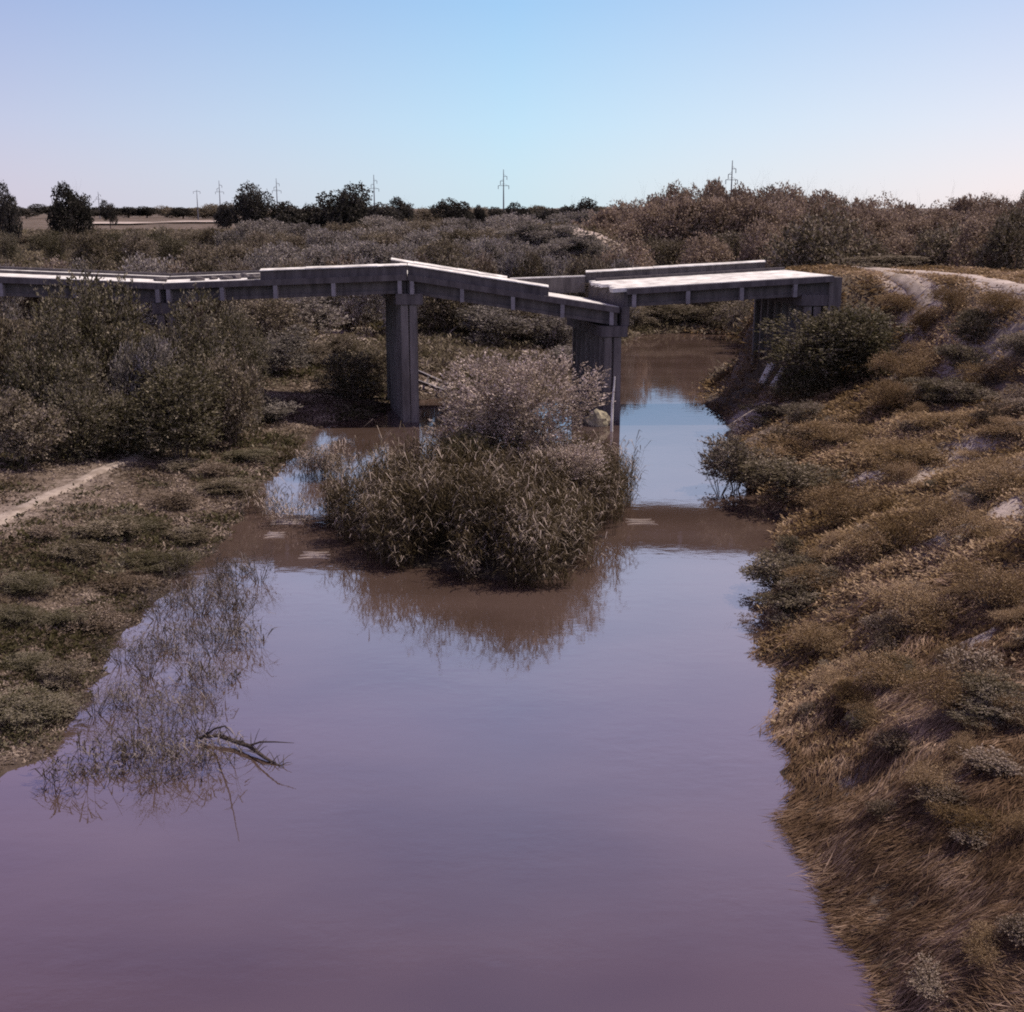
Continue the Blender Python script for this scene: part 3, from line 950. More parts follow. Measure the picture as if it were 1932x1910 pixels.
# --- under and behind the bridge
UB = [
    ('grey', 560, 640, 7.5, 4.6, 'grey-green rounded bush behind the bridge, left of the left pier'),
    ('grey', 610, 618, 5.5, 3.4, 'grey bush just left of the left pier, behind the bridge'),
    ('olive', 680, 610, 6, 3.4, 'brownish bush right behind the top of the left pier'),
    ('olive', 505, 668, 6, 4.2, 'olive bush beside the big dark thicket, behind the rising span'),
    ('grey', 520, 705, 5, 3.0, 'pale olive bush at the water-side edge of the left thicket'),
    ('olive', 668, 752, 4.6, 2.9, 'dark brown bush leaning on the left pier from its left'),
    ('olive', 700, 740, 3.6, 2.6, 'dark narrow bush hard against the left pier'),
    ('grey', 812, 612, 6, 3.2, 'grey bush just right of the left pier under the sagging span'),
    ('grey', 870, 628, 6, 3.0, 'grey bush second right of the left pier under the sagging span'),
    ('grey', 935, 650, 6.5, 3.0, 'low pale bush on the dry bank, middle of the sagging span'),
    ('olive', 1010, 648, 5.5, 3.6, 'dark round bush left of the right pier on the dry bank'),
    ('grey', 1055, 660, 5.0, 3.0, 'grey bush close to the left side of the right pier'),
    ('grey', 760, 600, 7, 3.8, 'grey shrub straight behind the cap of the left pier'),
    ('grey', 1070, 700, 4, 1.8, 'low mauve bush at the foot of the right pier, on its left'),
    ('grey', 900, 600, 7, 3.6, 'wide grey bush seen below the middle of the sagging girder'),
    ('olive', 980, 600, 7, 3.8, 'wide dark bush below the lower end of the sagging girder'),
    ('grey', 640, 590, 7, 4, 'high grey bush framed by the rising span left of its pier'),
    ('olive', 300, 610, 7, 4, 'grey-olive bush behind the first pier of the left spans'),
    ('grey', 390, 600, 7, 4, 'mauve-grey bush behind the left spans, right of their pier'),
    ('olive', 590, 690, 3, 1.5, 'low ragged bush on the pale sand left of the left pier'),
    ('olive', 650, 672, 3, 1.5, 'small dark bush on the edge of the pale sand by the left pier'),
]
for k, px, rw, w, h, lab in UB:
    by_base(k, px, rw, w, h, 'riverside_bush', lab, 'bush', 'bushes seen under the bridge')
# far river bank behind the right span
for i, (px, tp, D, w) in enumerate([(1200, 580, 122, 70), (1245, 572, 124, 80), (1300, 576, 124, 80), (1355, 572, 122, 80), (1405, 568, 116, 80), (1440, 572, 104, 70)]):
    by_top('olive', px, tp, D, w, 'riverside_bush', '%s brown bush from the left on the far bank under the right span' % ORD[i], 'bush', 'bushes on the far bank')

# --- left thicket in front of the bridge
LT = [
    ('green', 172, 522, 61, 215, 'tallest dark green tree of the left thicket, topping the bridge deck'),
    ('green', 80, 575, 57, 170, 'broad dark bush at the left end of the thicket, below the left spans'),
    ('green', 350, 560, 62, 190, 'dark bushy tree right of the tallest one in the left thicket'),
    ('green', 445, 580, 66, 120, 'dark narrow tree at the right end of the left thicket'),
    ('grey', 262, 640, 58, 110, 'pale mauve bush in the middle front of the left thicket'),
    ('olive', 10, 600, 58, 130, 'olive bush cut by the left frame edge, in the thicket'),
    ('green', 160, 680, 55, 180, 'low dark bush in front of the tallest tree of the thicket'),
    ('green', 330, 690, 56, 190, 'low dark bush below the bushy tree of the left thicket'),
    ('olive', 430, 665, 60, 120, 'mauve-olive bush at the right foot of the left thicket'),
    ('olive', 30, 735, 52, 150, 'olive bush low at the left frame edge, above the path'),
    ('green', 262, 748, 56, 120, 'dark low bush right above the far end of the path'),
    ('grey', 500, 748, 67.5, 110, 'pale mauve bush on the point of the left bank'),
    ('grey', 430, 765, 62, 110, 'mauve bush left of the one on the left bank point'),
    ('olive', 385, 760, 60, 100, 'brown bush between the thicket and the left bank point'),
]
for k, px, tp, D, w, lab in LT:
    by_top(k, px, tp, D, w * 0.86, 'thicket_bush', lab, 'bush', 'thicket on the left bank')
# --- low shrubs of the left slope
r = random.Random(12)
LS = [(60, 1120), (150, 1060), (250, 1000), (330, 960), (400, 900), (470, 870), (360, 1020), (230, 1110), (120, 1180), (50, 1260), (180, 1190), (300, 1075), (430, 930), (60, 1360), (410, 850), (340, 890), (200, 1010), (90, 1020), (30, 1180), (120, 1290)]
LS.sort()
for i, (px, rw) in enumerate(LS):
    p = hit(px, rw)
    plant(r.choice(('olive', 'green', 'dry')), p, r.uniform(1.2, 2.6), r.uniform(0.3, 0.6), 'slope_shrub',
          '%s low shrub from the left on the grassy left slope below the path' % ORD[i], 'shrub', 'low shrubs on the left slope')

# --- right bank
RB = [
    ('green', 1575, 580, 67, 200, 'large dark green tree in front of the bridge end on the right bank'),
    ('green', 1640, 640, 66, 120, 'dark green bush right of the large tree at the bridge end'),
    ('green', 1520, 680, 66, 110, 'green bush at the left foot of the large tree by the bridge end'),
    ('olive', 1660, 540, 84, 120, 'olive bush beyond the large tree, beside the sandy track'),
    ('olive', 1392, 822, 52.5, 110, 'lacy brown bush hanging over the pale water on the right bank'),
    ('scrub', 1470, 828, 54, 150, 'broad grey-brown bush behind the lacy one on the right bank'),
    ('scrub', 1580, 812, 55, 120, 'grey-green bush below the large tree on the right bank'),
    ('olive', 1500, 872, 49, 180, 'wide brown bush above the bridge reflection on the right bank'),
    ('scrub', 1600, 930, 44, 170, 'wide dark brown bush right of the bridge reflection'),
    ('olive', 1480, 1040, 37.5, 140, 'pale olive bush overhanging the water just below the bridge reflection'),
    ('scrub', 1550, 1060, 37, 150, 'mauve-brown bush right of the overhanging pale olive one'),
    ('olive', 1492, 1118, 34.2, 120, 'drooping bush at the waterline below the pale olive one'),
    ('scrub', 1560, 1170, 32, 150, 'bushy olive clump halfway down the right bank'),
    ('scrub', 1660, 1010, 40, 160, 'brown bush on the upper right slope, level with the reflection'),
    ('scrub', 1700, 860, 48, 170, 'dark olive bush on the upper right slope above the bare patch'),
    ('scrub', 1800, 780, 52, 170, 'olive-brown bush high on the right slope below the tracks'),
    ('scrub', 1880, 880, 45, 180, 'amber-brown bush at the right frame edge, upper slope'),
    ('scrub', 1790, 960, 42, 160, 'dark bush beside the pale bare patch of the right slope'),
    ('scrub', 1730, 1120, 36, 170, 'olive bush in the middle of the right slope'),
    ('scrub', 1860, 1100, 36, 180, 'amber-olive bush at the right frame edge, middle slope'),
    ('scrub', 1660, 1240, 29, 150, 'low olive bush next to the small bare streak near the water'),
    ('scrub', 1800, 1280, 29, 190, 'broad olive bush low on the right slope near the frame edge'),
]
for k, px, tp, D, w, lab in RB:
    if px > 1500 and D < 46:
        w_ = w / F * D * 0.95
        by_base(k, px, tp + 55, w_, w_ * RND.uniform(.30, .48), 'bank_bush', lab, 'bush', 'bushes on the right bank', wy=w_ * RND.uniform(.6, 1.2))
    else: by_top(k, px, tp, D, w, 'bank_bush', lab, 'bush', 'bushes on the right bank')
by_top('sparse', 1362, 835, 51.5, 90, 'bank_bush', 'thin leaning twigs standing in the pale water beside the lacy bush', 'bush', 'bushes on the right bank')
r = random.Random(77)
pool = []
while len(pool) < 60:
    px, rw = r.uniform(1440, 1960), r.uniform(740, 1380)
    p = hit(px, rw)
    if p.z < 0.35 or p.x < river_x(p.y) + 2: continue
    pool.append((px, rw, p))
pool.sort(key=lambda q: q[1])
for b_, nm in enumerate(('upper', 'middle', 'lower')):
    for i, (px, rw, p) in enumerate(sorted(pool[b_ * 20:b_ * 20 + 20], key=lambda q: q[0])):
        w_ = r.uniform(0.7, 1.7) * (0.5 + p.y / 60)
        plant(r.choice(('scrub', 'scrub', 'olive', 'dry')), p, w_, w_ * r.uniform(.25, .5), 'slope_bush',
              '%s small bush from the left on the %s part of the right slope' % (ORD[i], nm), 'bush', 'small bushes in the right-hand scrub', sink=0.1, wy=w_ * r.uniform(.5, 1.5))
NB = []
r = random.Random(91)
while len(NB) < 16:
    px, rw = r.uniform(1520, 1950), r.uniform(1330, 1880)
    p = hit(px, rw)
    if p.z > 0.5 and p.x > river_x(p.y) + 2: NB.append((px, p))
NB.sort(key=lambda q: q[0])
for i, (px, p) in enumerate(NB):
    w_ = r.uniform(.5, 1.3)
    plant(r.choice(('scrub', 'dry')), p, w_, w_ * r.uniform(.3, .55), 'slope_bush', '%s low tuft from the left in the rusty matted grass of the near right bank' % ORD[i], 'bush', 'tufts in the matted grass', sink=0.05, wy=w_ * r.uniform(.6, 1.4))
r = random.Random(31)
UP = [(1700, 590), (1745, 630), (1790, 600), (1840, 650), (1890, 610), (1920, 680), (1740, 700), (1810, 700), (1870, 730), (1700, 720), (1680, 780), (1760, 760)]
UP.sort()
for i, (px, rw) in enumerate(UP):
    p = hit(px, rw)
    plant(r.choice(('scrub', 'olive')), p, r.uniform(2.2, 3.4), r.uniform(1.0, 1.7), 'slope_shrub',
          '%s low shrub from the left among the sandy tracks right of the bridge' % ORD[i], 'shrub', 'low shrubs among the sandy tracks')

# --- the pale bush in the middle of the river
cb = at_z(972, 925, 0.3)
root = empty('flowering_bush', (cb.x, cb.y, 0.25))
tag(root, 'big pale blossoming bush on the islet in the middle of the river', 'bush')
cm = crown_mesh('pale_crown', 91, 62000, 0.0085, M['pale'], 15, feather=0.075, hollow=0.5, spread=1.05)
c = link('crown', cm, root)
t_ = link('trunk', stems_mesh('pale_stems', 91, 9, 0.011, M['bark'], 0.5, 0.85), root)
c.scale = t_.scale = (6.9, 6.2, 5.8)
lo = at_z(1072, 955, 0.3)
PROTO[('pale', 0)] = (crown_mesh('pale_low_crown', 92, 30000, 0.011, M['pale'], 12, feather=0.08, hollow=0.4), stems_mesh('pale_low_stems', 92, 7, 0.011, M['bark'], 0.5))
plant('pale', (lo.x, lo.y, 0.25), 3.6, 2.7, 'islet_bush', 'lower pale bush at the right shoulder of the big blossoming bush on the islet', 'bush')
lo = at_z(975, 935, 0.3)
plant('pale', (lo.x, lo.y, 0.25), 4.6, 3.3, 'islet_bush', 'lower pale bush at the front foot of the big blossoming bush on the islet', 'bush')
lo = at_z(905, 945, 0.3)
plant('green', (lo.x, lo.y, 0.25), 3.7, 2.9, 'islet_bush', 'dark green bush in the hollow below the pale blossoming bush', 'bush')

# --- reeds
def reeds_mesh(name, pts, hmin, hmax, mat, seed, wid=0.016, leaves=5, lean=0.22):
    """pts (n,3) root points"""
    r = np.random.default_rng(seed)
    n = len(pts)
    hh = r.uniform(hmin, hmax, n)
    a = r.uniform(0, 2 * np.pi, n)
    ln = r.normal(0, lean, n)
    dirv = np.stack([np.cos(a) * ln, np.sin(a) * ln, np.ones(n)], -1)
    dirv /= np.linalg.norm(dirv, axis=1, keepdims=True)
    top = pts + dirv * hh[:, None]
    fa = r.uniform(0, np.pi, n)
    side = np.stack([np.cos(fa), np.sin(fa), 0 * fa], -1) * wid * 0.5
    quads = [np.stack([pts - side, pts + side, top + side * 0.4, top - side * 0.4], 1)]
    vals = [r.uniform(0, 0.6, n)]
    for k in range(leaves):
        t = r.uniform(0.3, 1.0, n)
        p = pts + dirv * (hh * t)[:, None]
        b = r.uniform(0, 2 * np.pi, n)
        L = r.uniform(0.25, 0.6, n) * (0.6 + 0.25 * hh)
        q1 = p + np.stack([np.cos(b) * L * .45, np.sin(b) * L * .45, L * .45], -1)
        q2 = p + np.stack([np.cos(b) * L * 1.0, np.sin(b) * L * 1.0, L * r.uniform(.05, .5, n)], -1)
        s = np.stack([-np.sin(b), np.cos(b), 0 * b], -1) * wid
        quads.append(np.stack([p - s * .5, p + s * .5, q1 + s, q1 - s], 1))
        quads.append(np.stack([q1 - s, q1 + s, q2 + s * .1, q2 - s * .1], 1))
        v = r.uniform(0, 1, n)
        vals += [v, v]
    V = np.concatenate(quads).reshape(-1, 3)
    return np_mesh(name, V, 4, mat, np.concatenate(vals))

def sample_poly(poly, n, seed, pad=0.0):
    r = np.random.default_rng(seed)
    P = np.array(poly)
    x0, y0 = P.min(0) - 1; x1, y1 = P.max(0) + 1
    out = []
    tot = 0
    while tot < n:
        x, y = r.uniform(x0, x1, n * 2), r.uniform(y0, y1, n * 2)
        k = poly_sdf(x, y, poly) < pad
        out.append(np.stack([x[k], y[k]], -1)); tot += k.sum()
    return np.concatenate(out)[:n]

p2 = sample_poly(ISLAND, 13500, 3, pad=0.9)
cl = fbm(p2[:, 0] / 0.8, p2[:, 1] / 0.8, 44, 2)
edge_in = -poly_sdf(p2[:, 0], p2[:, 1], ISLAND)
p2 = p2[cl > 0.36 + 0.22 * (1 - smooth(edge_in, -0.6, 1.0))]
# keep the bush's own ground freer
dc = np.hypot(p2[:, 0] - cb.x, p2[:, 1] - cb.y)
p2 = p2[(dc > 2.3) | (np.random.default_rng(1).uniform(size=len(p2)) < .25)]
z = np.maximum(ground_z(p2[:, 0], p2[:, 1]), -0.25)
yy = p2[:, 1]
hmx = np.interp(yy, [38, 42, 48, 54], [2.3, 2.9, 2.6, 1.9]) * (0.40 + 1.15 * fbm(p2[:, 0] / 1.3, yy / 1.3, 46, 2))
rd = reeds_mesh('reeds', np.column_stack([p2, z]), 0.9 * hmx / 2.5, hmx, M['reed'], 5)
tag(link('reeds', rd), 'dense brown reed bed on the islet in the river', 'reeds', None, 'stuff')

def clump(px, rw, rad, n, hmin, hmax, label, seed, name='reed_clump', z=0.0, mat='reed'):
    c0 = at_z(px, rw, z)
    r_ = np.random.default_rng(seed)
    a, q = r_.uniform(0, 2 * np.pi, n), rad * np.sqrt(r_.uniform(0, 1, n)) * r_.uniform(.5, 1, n)
    x, y = np.cos(a) * q * 1.2, np.sin(a) * q
    m_ = reeds_mesh('reed_clump', np.stack([x, y, np.full(n, -0.2)], -1), hmin, hmax, M[mat], seed, wid=0.014, leaves=4, lean=0.3)
    o = link(name, m_); o.location = (c0.x, c0.y, z)
    return tag(o, label, 'reeds', 'reed clumps standing in the water')
clump(612, 900, 1.1, 300, 0.9, 1.9, 'brown reed clump alone in the pale pool left of the islet', 1)
clump(545, 985, 1.2, 60, 0.6, 1.3, 'thin reeds at the near edge of the pale pool', 2)
clump(500, 960, 1.3, 70, 0.6, 1.5, 'thin reeds at the left end of the pale pool', 3)
clump(735, 880, 0.8, 50, 0.6, 1.2, 'reed tuft in the water right below the left pier', 14)
clump(560, 870, 1.0, 90, 0.5, 1.1, 'short reeds on the far shore of the pale pool', 15)
SC = [(455, 1085), (330, 1140), (425, 1150), (350, 1210), (455, 1215), (300, 1235), (395, 1290), (250, 1330), (330, 1350), (220, 1430), (290, 1430), (370, 1440), (150, 1470), (400, 1120)]
SC.sort()
for i, (px, rw) in enumerate(SC):
    clump(px, rw, 0.9, 34, 0.25, 1.0, '%s thin dark tuft from the left standing in the left shallows' % ORD[i], 200 + i, name='water_tuft', mat='wet')
# twiggy plants in the left shallows
SP = [(412, 1100, 1.6, 1.4, 'dark dense tuft standing in the water, rightmost but one of the shallows'),
      (490, 1098, 1.8, 1.2, 'dark tuft farthest out in the water below the left bank'),
      (345, 1110, 1.8, 1.3, 'grey twiggy plant at the top of the shallows'),
      (440, 1190, 2.0, 1.6, 'bare twiggy plant above its own long dark reflection'),
      (380, 1160, 2.0, 1.3, 'leafy water plant in the upper middle of the shallows'),
      (300, 1170, 2.0, 1.2, 'grey water plant beside the left shore of the shallows'),
      (280, 1280, 1.7, 1.2, 'dark round water bush low in the shallows'),
      (230, 1255, 1.6, 1.1, 'brown water bush touching the left shore'),
      (350, 1270, 1.6, 1.1, 'sparse water plant right of the dark round bush'),
      (400, 1235, 1.6, 1.3, 'pale feathery water plant in the centre of the shallows'),
      (380, 1390, 1.5, 1.4, 'upright dark twigs beside the fallen branch'),
      (320, 1420, 1.8, 1.1, 'sprawling drowned bush left of the fallen branch'),
      (250, 1400, 1.6, 0.9, 'faint grey water plant near the left bank foot'),
      (300, 1480, 1.5, 0.8, 'lowest drowned bush of the left shallows'),
      (180, 1350, 1.6, 1.0, 'grey-brown water plant hard by the left bank')]
for i, (px, rw, w, h, lab) in enumerate(SP):
    p = at_z(px, rw, 0)
    plant('sparse', (p.x, p.y, -0.06), w, h, 'water_plant', lab, 'water plant', 'twiggy plants in the left shallows', crown_name='leaves', trunk_name='twigs')

# fallen branch in the water
mb = MB()
def wp(px, rw, z=0.0): return at_z(px, rw, z)
b0 = wp(455, 1405, 0.0)
def rel(p): return p - Vector((b0.x, b0.y, 0))
pts = [wp(375, 1392, .10), wp(410, 1388, .16), wp(440, 1398, .12), wp(470, 1408, .14), wp(500, 1430, .06), wp(535, 1450, -.03)]
mb.tube([rel(p) for p in pts], [.03, .045, .055, .05, .04, .02], 7)
mb.tube([rel(p) for p in (wp(378, 1395, .05), wp(405, 1375, .35), wp(425, 1370, .8), wp(440, 1385, 1.25))], [.03, .025, .018, .006], 5)
mb.tube([rel(p) for p in (wp(468, 1408, .12), wp(492, 1400, .35), wp(520, 1400, .5), wp(555, 1402, .55))], [.03, .022, .015, .005], 5)
rnd = random.Random(3)
for i in range(46):
    k = rnd.uniform(0, 4.99); j = int(k); p = pts[j].lerp(pts[j + 1], k - j)
    d = Vector((rnd.uniform(-1, 1), rnd.uniform(-1, 1), rnd.uniform(-.1, .9))).normalized() * rnd.uniform(.15, .5)
    mb.tube([rel(p), rel(p + d * .6 + Vector((0, 0, .03))), rel(p + d)], [.012, .008, .003], 4)
o = mb.build('dead_branch', M['deadwood']); o.location = (b0.x, b0.y, 0)
tag(o, 'bare dead branch lying forked in the water at the left', 'branch')

# ------------------------------------------------------------------ small things
def slab_thing(px, rw, L, w, t, rz, tilt, label, name='concrete_slab', mat='conc_top', group=None, lift=0.05):
    p = hit(px, rw)
    mb = MB(); mb.box(-L / 2, L / 2, -w / 2, w / 2, 0, t)
    o = mb.build(name, M[mat], None, 0.02)
    o.location = (p.x, p.y, p.z + lift); o.rotation_euler = (tilt[0], tilt[1], rz)
    return tag(o, label, 'slab', group)
def plank_between(a, b, w, t, label, name, cat, mat, group=None):
    a, b = Vector(a), Vector(b); c = (a + b) / 2
    mb = MB(); mb.beam(a - c, b - c, w, t)
    o = mb.build(name, M[mat], None, 0.015); o.location = c
    return tag(o, label, cat, group)
def gp(px, rw, lift):
    p = hit(px, rw); return Vector((p.x, p.y, p.z + lift))
g_ = 'fallen concrete slabs under the bridge end'
plank_between(gp(1437, 728, 0.12), gp(1456, 698, 0.35), 0.42, 0.22, 'left one of the two slanting slabs under the bridge end', 'concrete_slab', 'slab', 'conc_top', g_)
plank_between(gp(1458, 738, 0.12), gp(1480, 706, 0.35), 0.42, 0.22, 'right one of the two slanting slabs under the bridge end', 'concrete_slab', 'slab', 'conc_top', g_)
# fallen railing frame beside the left pier
a, b = gp(752, 706, 0.75), gp(846, 744, 0.55)
a2, b2 = gp(752, 722, 0.55), gp(838, 752, 0.45)
root = empty('fallen_railing', ((a + b) / 2).xy.to_3d() + Vector((0, 0, gp(800, 728, 0).z)))
o0 = root.location
for (p, q, w_) in ((a, b, 0.16), (a2, b2, 0.14)):
    mb = MB(); mb.beam(p - o0, q - o0, w_, 0.16); mb.build('rail', M['deadwood'], root)
    mb = MB(); mb.beam(p - o0 + Vector((0, 0, .09)), q - o0 + Vector((0, 0, .09)), w_ * .8, 0.03); mb.build('rail_top', M['conc_light'], root)
for t in (0.08, 0.35, 0.62, 0.9):
    mb = MB(); mb.beam(a.lerp(b, t) - o0 + Vector((0, 0, -.02)), a2.lerp(b2, t) - o0 + Vector((0, 0, -.02)), 0.10, 0.12); mb.build('post', M['conc'], root)
tag(root, 'fallen concrete railing frame lying on the bank beside the left pier', 'railing')
# boulder / weed heap at the right pier foot
import bmesh
def boulder(p, sx, sy, sz, seed, label, mat='rock'):
    bm = bmesh.new(); bmesh.ops.create_icosphere(bm, subdivisions=3, radius=1)
    rr = random.Random(seed); o_ = Vector((rr.random() * 9, rr.random() * 9, 0))
    from mathutils import noise as mn
    for v in bm.verts:
        v.co *= 1 + 0.35 * mn.noise(v.co * 1.6 + o_) + 0.12 * mn.noise(v.co * 5 + o_)
        v.co = Vector((v.co.x * sx, v.co.y * sy, v.co.z * sz))
    m_ = bpy.data.meshes.new('boulder'); bm.to_mesh(m_); bm.free(); m_.materials.append(M[mat])
    o = link('boulder', m_); o.location = p
    return tag(o, label, 'rock', None)
p = at_z(1140, 800, 0)
boulder((p.x - 0.35, p.y - 0.5, 0.3), 0.6, 0.5, 0.6, 2, 'pale yellowish boulder against the foot of the right pier')
p = at_z(1120, 798, 0)
boulder((p.x - 0.1, p.y - 0.2, 0.15), 0.5, 0.5, 0.4, 6, 'smaller dark boulder left of the pale one at the right pier')
p = at_z(1157, 806, 0)
mb = MB(); mb.tube([(0.06, 0, -0.5), (0, 0, 0.1), (0.02, 0, 1.6), (0.13, 0.05, 3.0)], [.07, .08, .07, .04], 7)
o = mb.build('pole', M['conc_top']); o.location = (p.x * 66.8 / 69.3, 66.8, 0)
tag(o, 'thin pale pole standing in the water against the right pier', 'pole')
# driftwood sticks on the left shore behind the bridge
DW = [((430, 738), (470, 742), 'upper of two bleached sticks on the shore behind the left bank point'),
      ((415, 750), (440, 752), 'lower of two bleached sticks on the shore behind the left bank point'),
      ((842, 636), (856, 628), 'bleached stick standing in the scrub between the piers')]
for (p0, p1, lab) in DW:
    a, b = gp(*p0, 0.05), gp(*p1, 0.22)
    if p0[0] == 842: b = a + Vector((0.9, 0, 0.8))
    c = a.copy(); mb = MB(); mb.tube([a - c - Vector((0, 0, .08)), (b - a) / 2 + Vector((0, 0, .05)), b - c], [.07, .06, .03], 6)
    o = mb.build('driftwood_stick', M['sand']); o.location = c
    tag(o, lab, 'driftwood')
# light ripple arcs in the dark reflections, built as thin pale tubes
FB = [(1208, 985, 1.3, 'pale curved ripple arc in the reflection right of the islet'),
      (545, 985, 1.5, 'pale ripple line in the dark reflection under the pale pool'),
      (595, 1048, 1.2, 'pale ripple arc at the lower edge of the left bridge reflection'),
      (520, 1010, 0.9, 'small ripple arc in the left bridge reflection')]
for i, (px, rw, L, lab) in enumerate(FB):
    p = at_z(px, rw, 0); mb = MB(); rr = random.Random(40 + i)
    for k in range(4):
        y0 = (k - 1.5) * 0.28
        pts = [Vector((L * (t - .5) * rr.uniform(.7, 1), y0 + 0.12 * math.sin(t * 3.1 + k), 0.012)) for t in (0, .25, .5, .75, 1)]
        mb.tube(pts, [.01, .022, .026, .02, .008], 5)
    o = mb.build('ripple_arc', M['dry_bit'] if 'dry_bit' in M else M['sand']); o.location = (p.x, p.y, 0)
    tag(o, lab, 'debris')

# rubble lying on the left deck
rr = random.Random(17)
for i, px in enumerate((300, 372, 402, 428, 446, 462, 478)):
    e = edge(px, 528); a_, b_ = (K0, K1) if e.x < K1.x else (K1b, K2)
    q = a_.lerp(b_, (e.x - a_.x) / (b_.x - a_.x)) + DEPTH * rr.uniform(.05, .3)
    o = boulder((q.x, q.y, q.z + .07), rr.uniform(.2, .42), .25, rr.uniform(.12, .2), i, '%s dark rubble lump from the left on the deck of the left spans' % ORD[i], 'conc')
    o.name = 'rubble_lump'; o['category'] = 'rubble'; o['group'] = 'rubble on the left deck'
# ------------------------------------------------------------------ pylons
def pylon(px, toprow, D, label, arms):
    t = at_d(px, toprow, D); g = gz(t.x, D); h = t.z - g
    o = empty('power_pylon', (t.x, D, g), 0.5)
    mb = MB(); mb.tube([(0, 0, -.3), (0, 0, h * .5), (0, 0, h)], [.40, .27, .12], 8); mb.build('mast', M['steel'], o)
    for (fz, L, side) in arms:
        mb = MB(); z_ = h * fz
        x0, x1 = (-L, L) if side == 0 else ((0, L) if side > 0 else (-L, 0))
        mb.beam((x0, 0, z_), (x1, 0, z_), .16, .18); mb.beam((x1 * .9, 0, z_), (0, 0, z_ + .9), .06, .06)
        if side <= 0: mb.beam((x0 * .9, 0, z_), (0, 0, z_ + .9), .06, .06)
        for e in ((x0,) if side < 0 else (x1,) if side > 0 else (x0, x1)):
            mb.tube([(e, 0, z_), (e, 0, z_ - 1.4)], .13, 5)
        mb.build('crossarm', M['steel'], o)
    tag(o, label, 'pylon', 'power pylons along the skyline')
A = ((0.88, 1.6, 1), (0.72, 2.5, 0), (0.80, 1.5, -1))
pylon(1382, 303, 430, 'tallest power pylon, standing above the brown wood on the right', A)
pylon(950, 320, 533, 'power pylon in the middle of the skyline, second from the right', A)
pylon(705, 330, 620, 'power pylon right of the wide domed tree', A)
pylon(521, 337, 704, 'power pylon between the two big dark trees', A)
pylon(413, 341, 760, 'power pylon just left of the big dark round tree', A)
pylon(371, 359, 820, 'short power pylon with a broad top arm over the pale strip', ((0.95, 2.2, 0),))
pylon(185, 362, 900, 'faintest leftmost power pylon above the left field', A)

# pale distant strips of track on the left field
def strip(px0, px1, rw, wm_):
    a, b = hit(px0, rw), hit(px1, rw)
    y = (a.y + b.y) / 2
    n = 30
    xs_ = np.linspace(a.x, b.x, n)
    v, f = [], []
    for x in xs_:
        for yy_ in np.linspace(y - wm_ / 2, y + wm_ / 2, 6):
            v.append((x, yy_, gz(x, yy_) + .9))
    for i in range(n - 1):
        for k in range(5):
            q = i * 6 + k; f.append((q, q + 6, q + 7, q + 1))
    m_ = bpy.data.meshes.new('field_path'); m_.from_pydata(v, [], f); m_.materials.append(M['sand'])
    tag(link('path', m_), None, None, None, 'structure')
strip(135, 280, 424, 60); strip(318, 470, 421, 60)

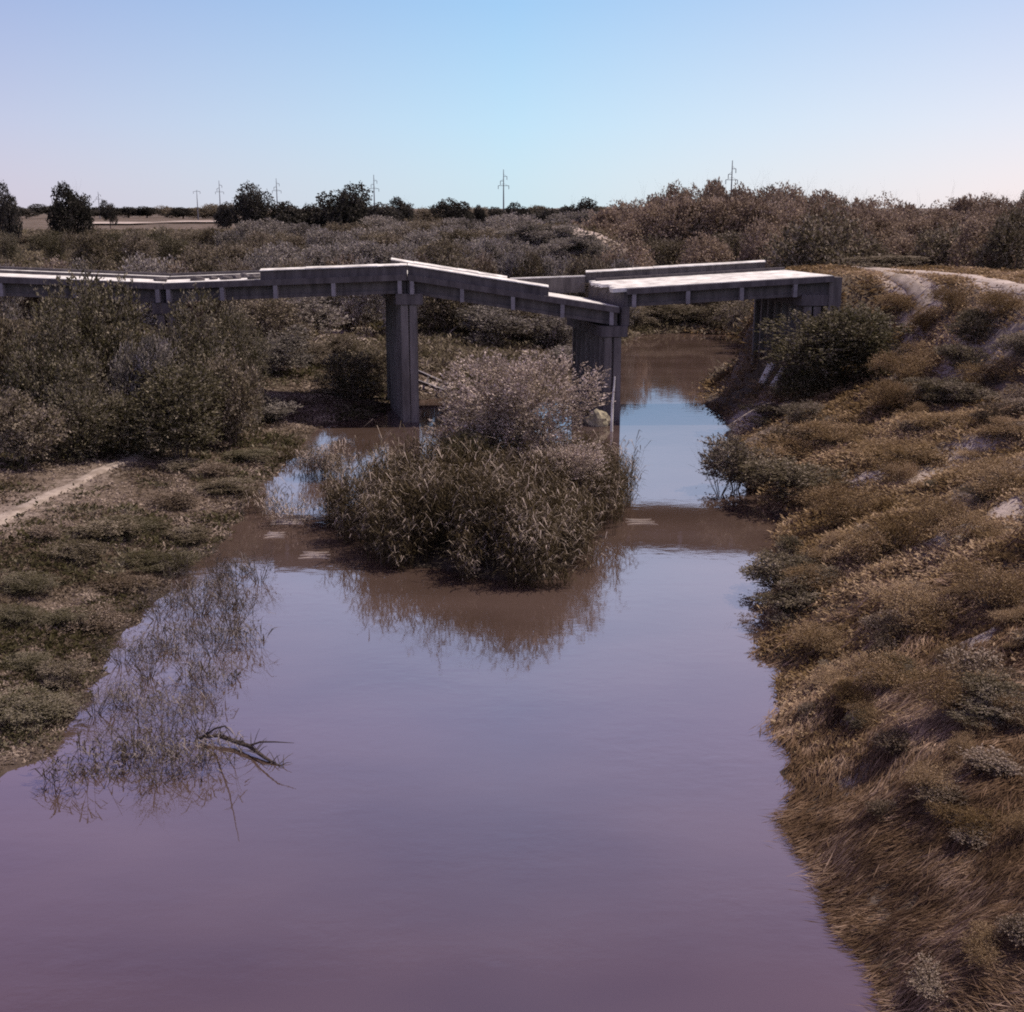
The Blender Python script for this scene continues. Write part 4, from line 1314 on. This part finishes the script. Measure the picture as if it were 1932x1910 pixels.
# ------------------------------------------------------------------ ground cover
def cover(name, n, region, sizef, hscale, mat, seed, label, dens=None, blades=7, spreadf=1.0, d0=13, d1=130, grow=45.0, upright=1.0, lay=0.0, thin=1.0):
    """tufts of blades over the land; region(x,y,d,right) -> keep probability"""
    r = np.random.default_rng(seed)
    # spread evenly in the logarithm of distance so that near ground gets the most
    u = r.uniform(0, 1, n)
    y = d0 * (d1 / d0) ** u
    x = r.uniform(-1, 1, n) * (y * 0.47 + 2.5)
    d, di = land_dist(x, y)
    right = x > river_x(y)
    k = (d > 0.12) & (r.uniform(size=n) < region(x, y, d, right))
    x, y = x[k], y[k]
    z = ground_z(x, y)
    n = len(x)
    big = 0.55 + 0.9 * fbm(x / 1.6, y / 1.6, seed, 3) ** 1.2
    sz = sizef * (0.55 + y / grow) * big
    m = n * blades
    X = np.repeat(x, blades) + r.normal(0, 1, m) * np.repeat(sz, blades) * 0.45 * spreadf
    Y = np.repeat(y, blades) + r.normal(0, 1, m) * np.repeat(sz, blades) * 0.45 * spreadf
    Z = np.repeat(z, blades)
    L = np.repeat(sz, blades) * r.uniform(.4, 1.3, m) * hscale
    lift = r.uniform(0, .55, m) ** 1.5 * L
    a = r.uniform(0, 2 * np.pi, m)
    o = r.uniform(.2, 1.6, m)
    dv = np.stack([np.cos(a) * o, np.sin(a) * o, upright * r.uniform(.2, 1.4, m) if upright < 1 else np.ones(m)], -1) * L[:, None]
    if lay:
        # long grass lying down the slope, combed in wandering swathes
        ang = np.pi + (np.repeat(fbm(x / 3.5, y / 3.5, seed + 4, 2), blades) - .5) * 3.2 + r.normal(0, .35, m)
        ll = L * r.uniform(1.2, 2.6, m)
        ex, ey = X + np.cos(ang) * ll, Y + np.sin(ang) * ll
        ez = np.maximum(ground_z(ex, ey), 0.0) + r.uniform(0.0, .30, m) * L
        dv = np.stack([ex - X, ey - Y, ez - Z + .02], -1) * lay
    base = np.stack([X, Y, Z - 0.03 + lift], -1)
    sa = r.uniform(0, 2 * np.pi, m)
    w = thin * np.repeat(0.007 + 0.0007 * y, blades) * r.uniform(.7, 1.5, m)
    sd = np.stack([np.cos(sa), np.sin(sa), r.uniform(-.4, .4, m)], -1) * w[:, None]
    mid = base + dv * .55
    V = np.stack([base - sd * .4, mid + sd, base + dv, mid - sd], 1).reshape(-1, 3)
    pv = np.repeat(fbm(x / 3.0, y / 3.0, seed + 9, 3), blades)
    me_ = np_mesh(name, V, 4, mat, np.clip(0.55 * r.uniform(0, 1, m) + 0.9 * (pv - 0.25), 0, 1))
    return tag(link(name, me_), label, None, None, 'stuff')

def bmask(x, y):
    pd = line_dist(x, y * 0.7, [(a, c * 0.7) for a, c in PATH])
    return (1 - 0.9 * smooth(bare_mask(x, y), 0.52, 0.8)) * (0.22 + 0.78 * smooth(pd, 0.5, 2.6))
cover('bank_scrub', 380000, lambda x, y, d, rt: rt * (y < 125) * smooth(y, 23, 31) * bmask(x, y) * np.clip(2.6 * fbm(x / 2.2, y / 2.2, 70, 3) - .55, .10, 1), 0.19, 0.62, M['scrub'], 71, spreadf=1.5, blades=9, upright=0.5, label='tangled brown scrub covering the right bank')
cover('bank_grass', 340000, lambda x, y, d, rt: (~rt) * bmask(x, y) * np.clip(.35 + fbm(x / 4, y / 4, 77), 0, 1), 0.105, 0.7, M['dry'], 72, upright=0.6, label='dry weeds and grass covering the left bank')
cover('bank_weeds', 110000, lambda x, y, d, rt: (~rt) * bmask(x, y) * (fbm(x / 3, y / 3, 78) > .48), 0.17, 0.8, M['green'], 73, upright=0.6, label='darker low weeds in patches on the left bank')
cover('plain_scrub', 150000, lambda x, y, d, rt: bmask(x, y) * (1 - (y > 430) * (x < -55)), 0.42, 0.9, M['olive'], 74, 'grey low scrub covering the plain behind the bridge', d0=85, d1=900, upright=0.6, blades=8, spreadf=2.2, grow=140.0)


cover('matted_grass', 90000, lambda x, y, d, rt: rt * (1 - smooth(y, 26, 36)) * bmask(x, y), 0.20, 0.9, M['mat_grass'], 75, label='long rusty grass matted down the near right bank', d0=12, d1=40, blades=14, spreadf=1.4, lay=1.0, thin=0.45)
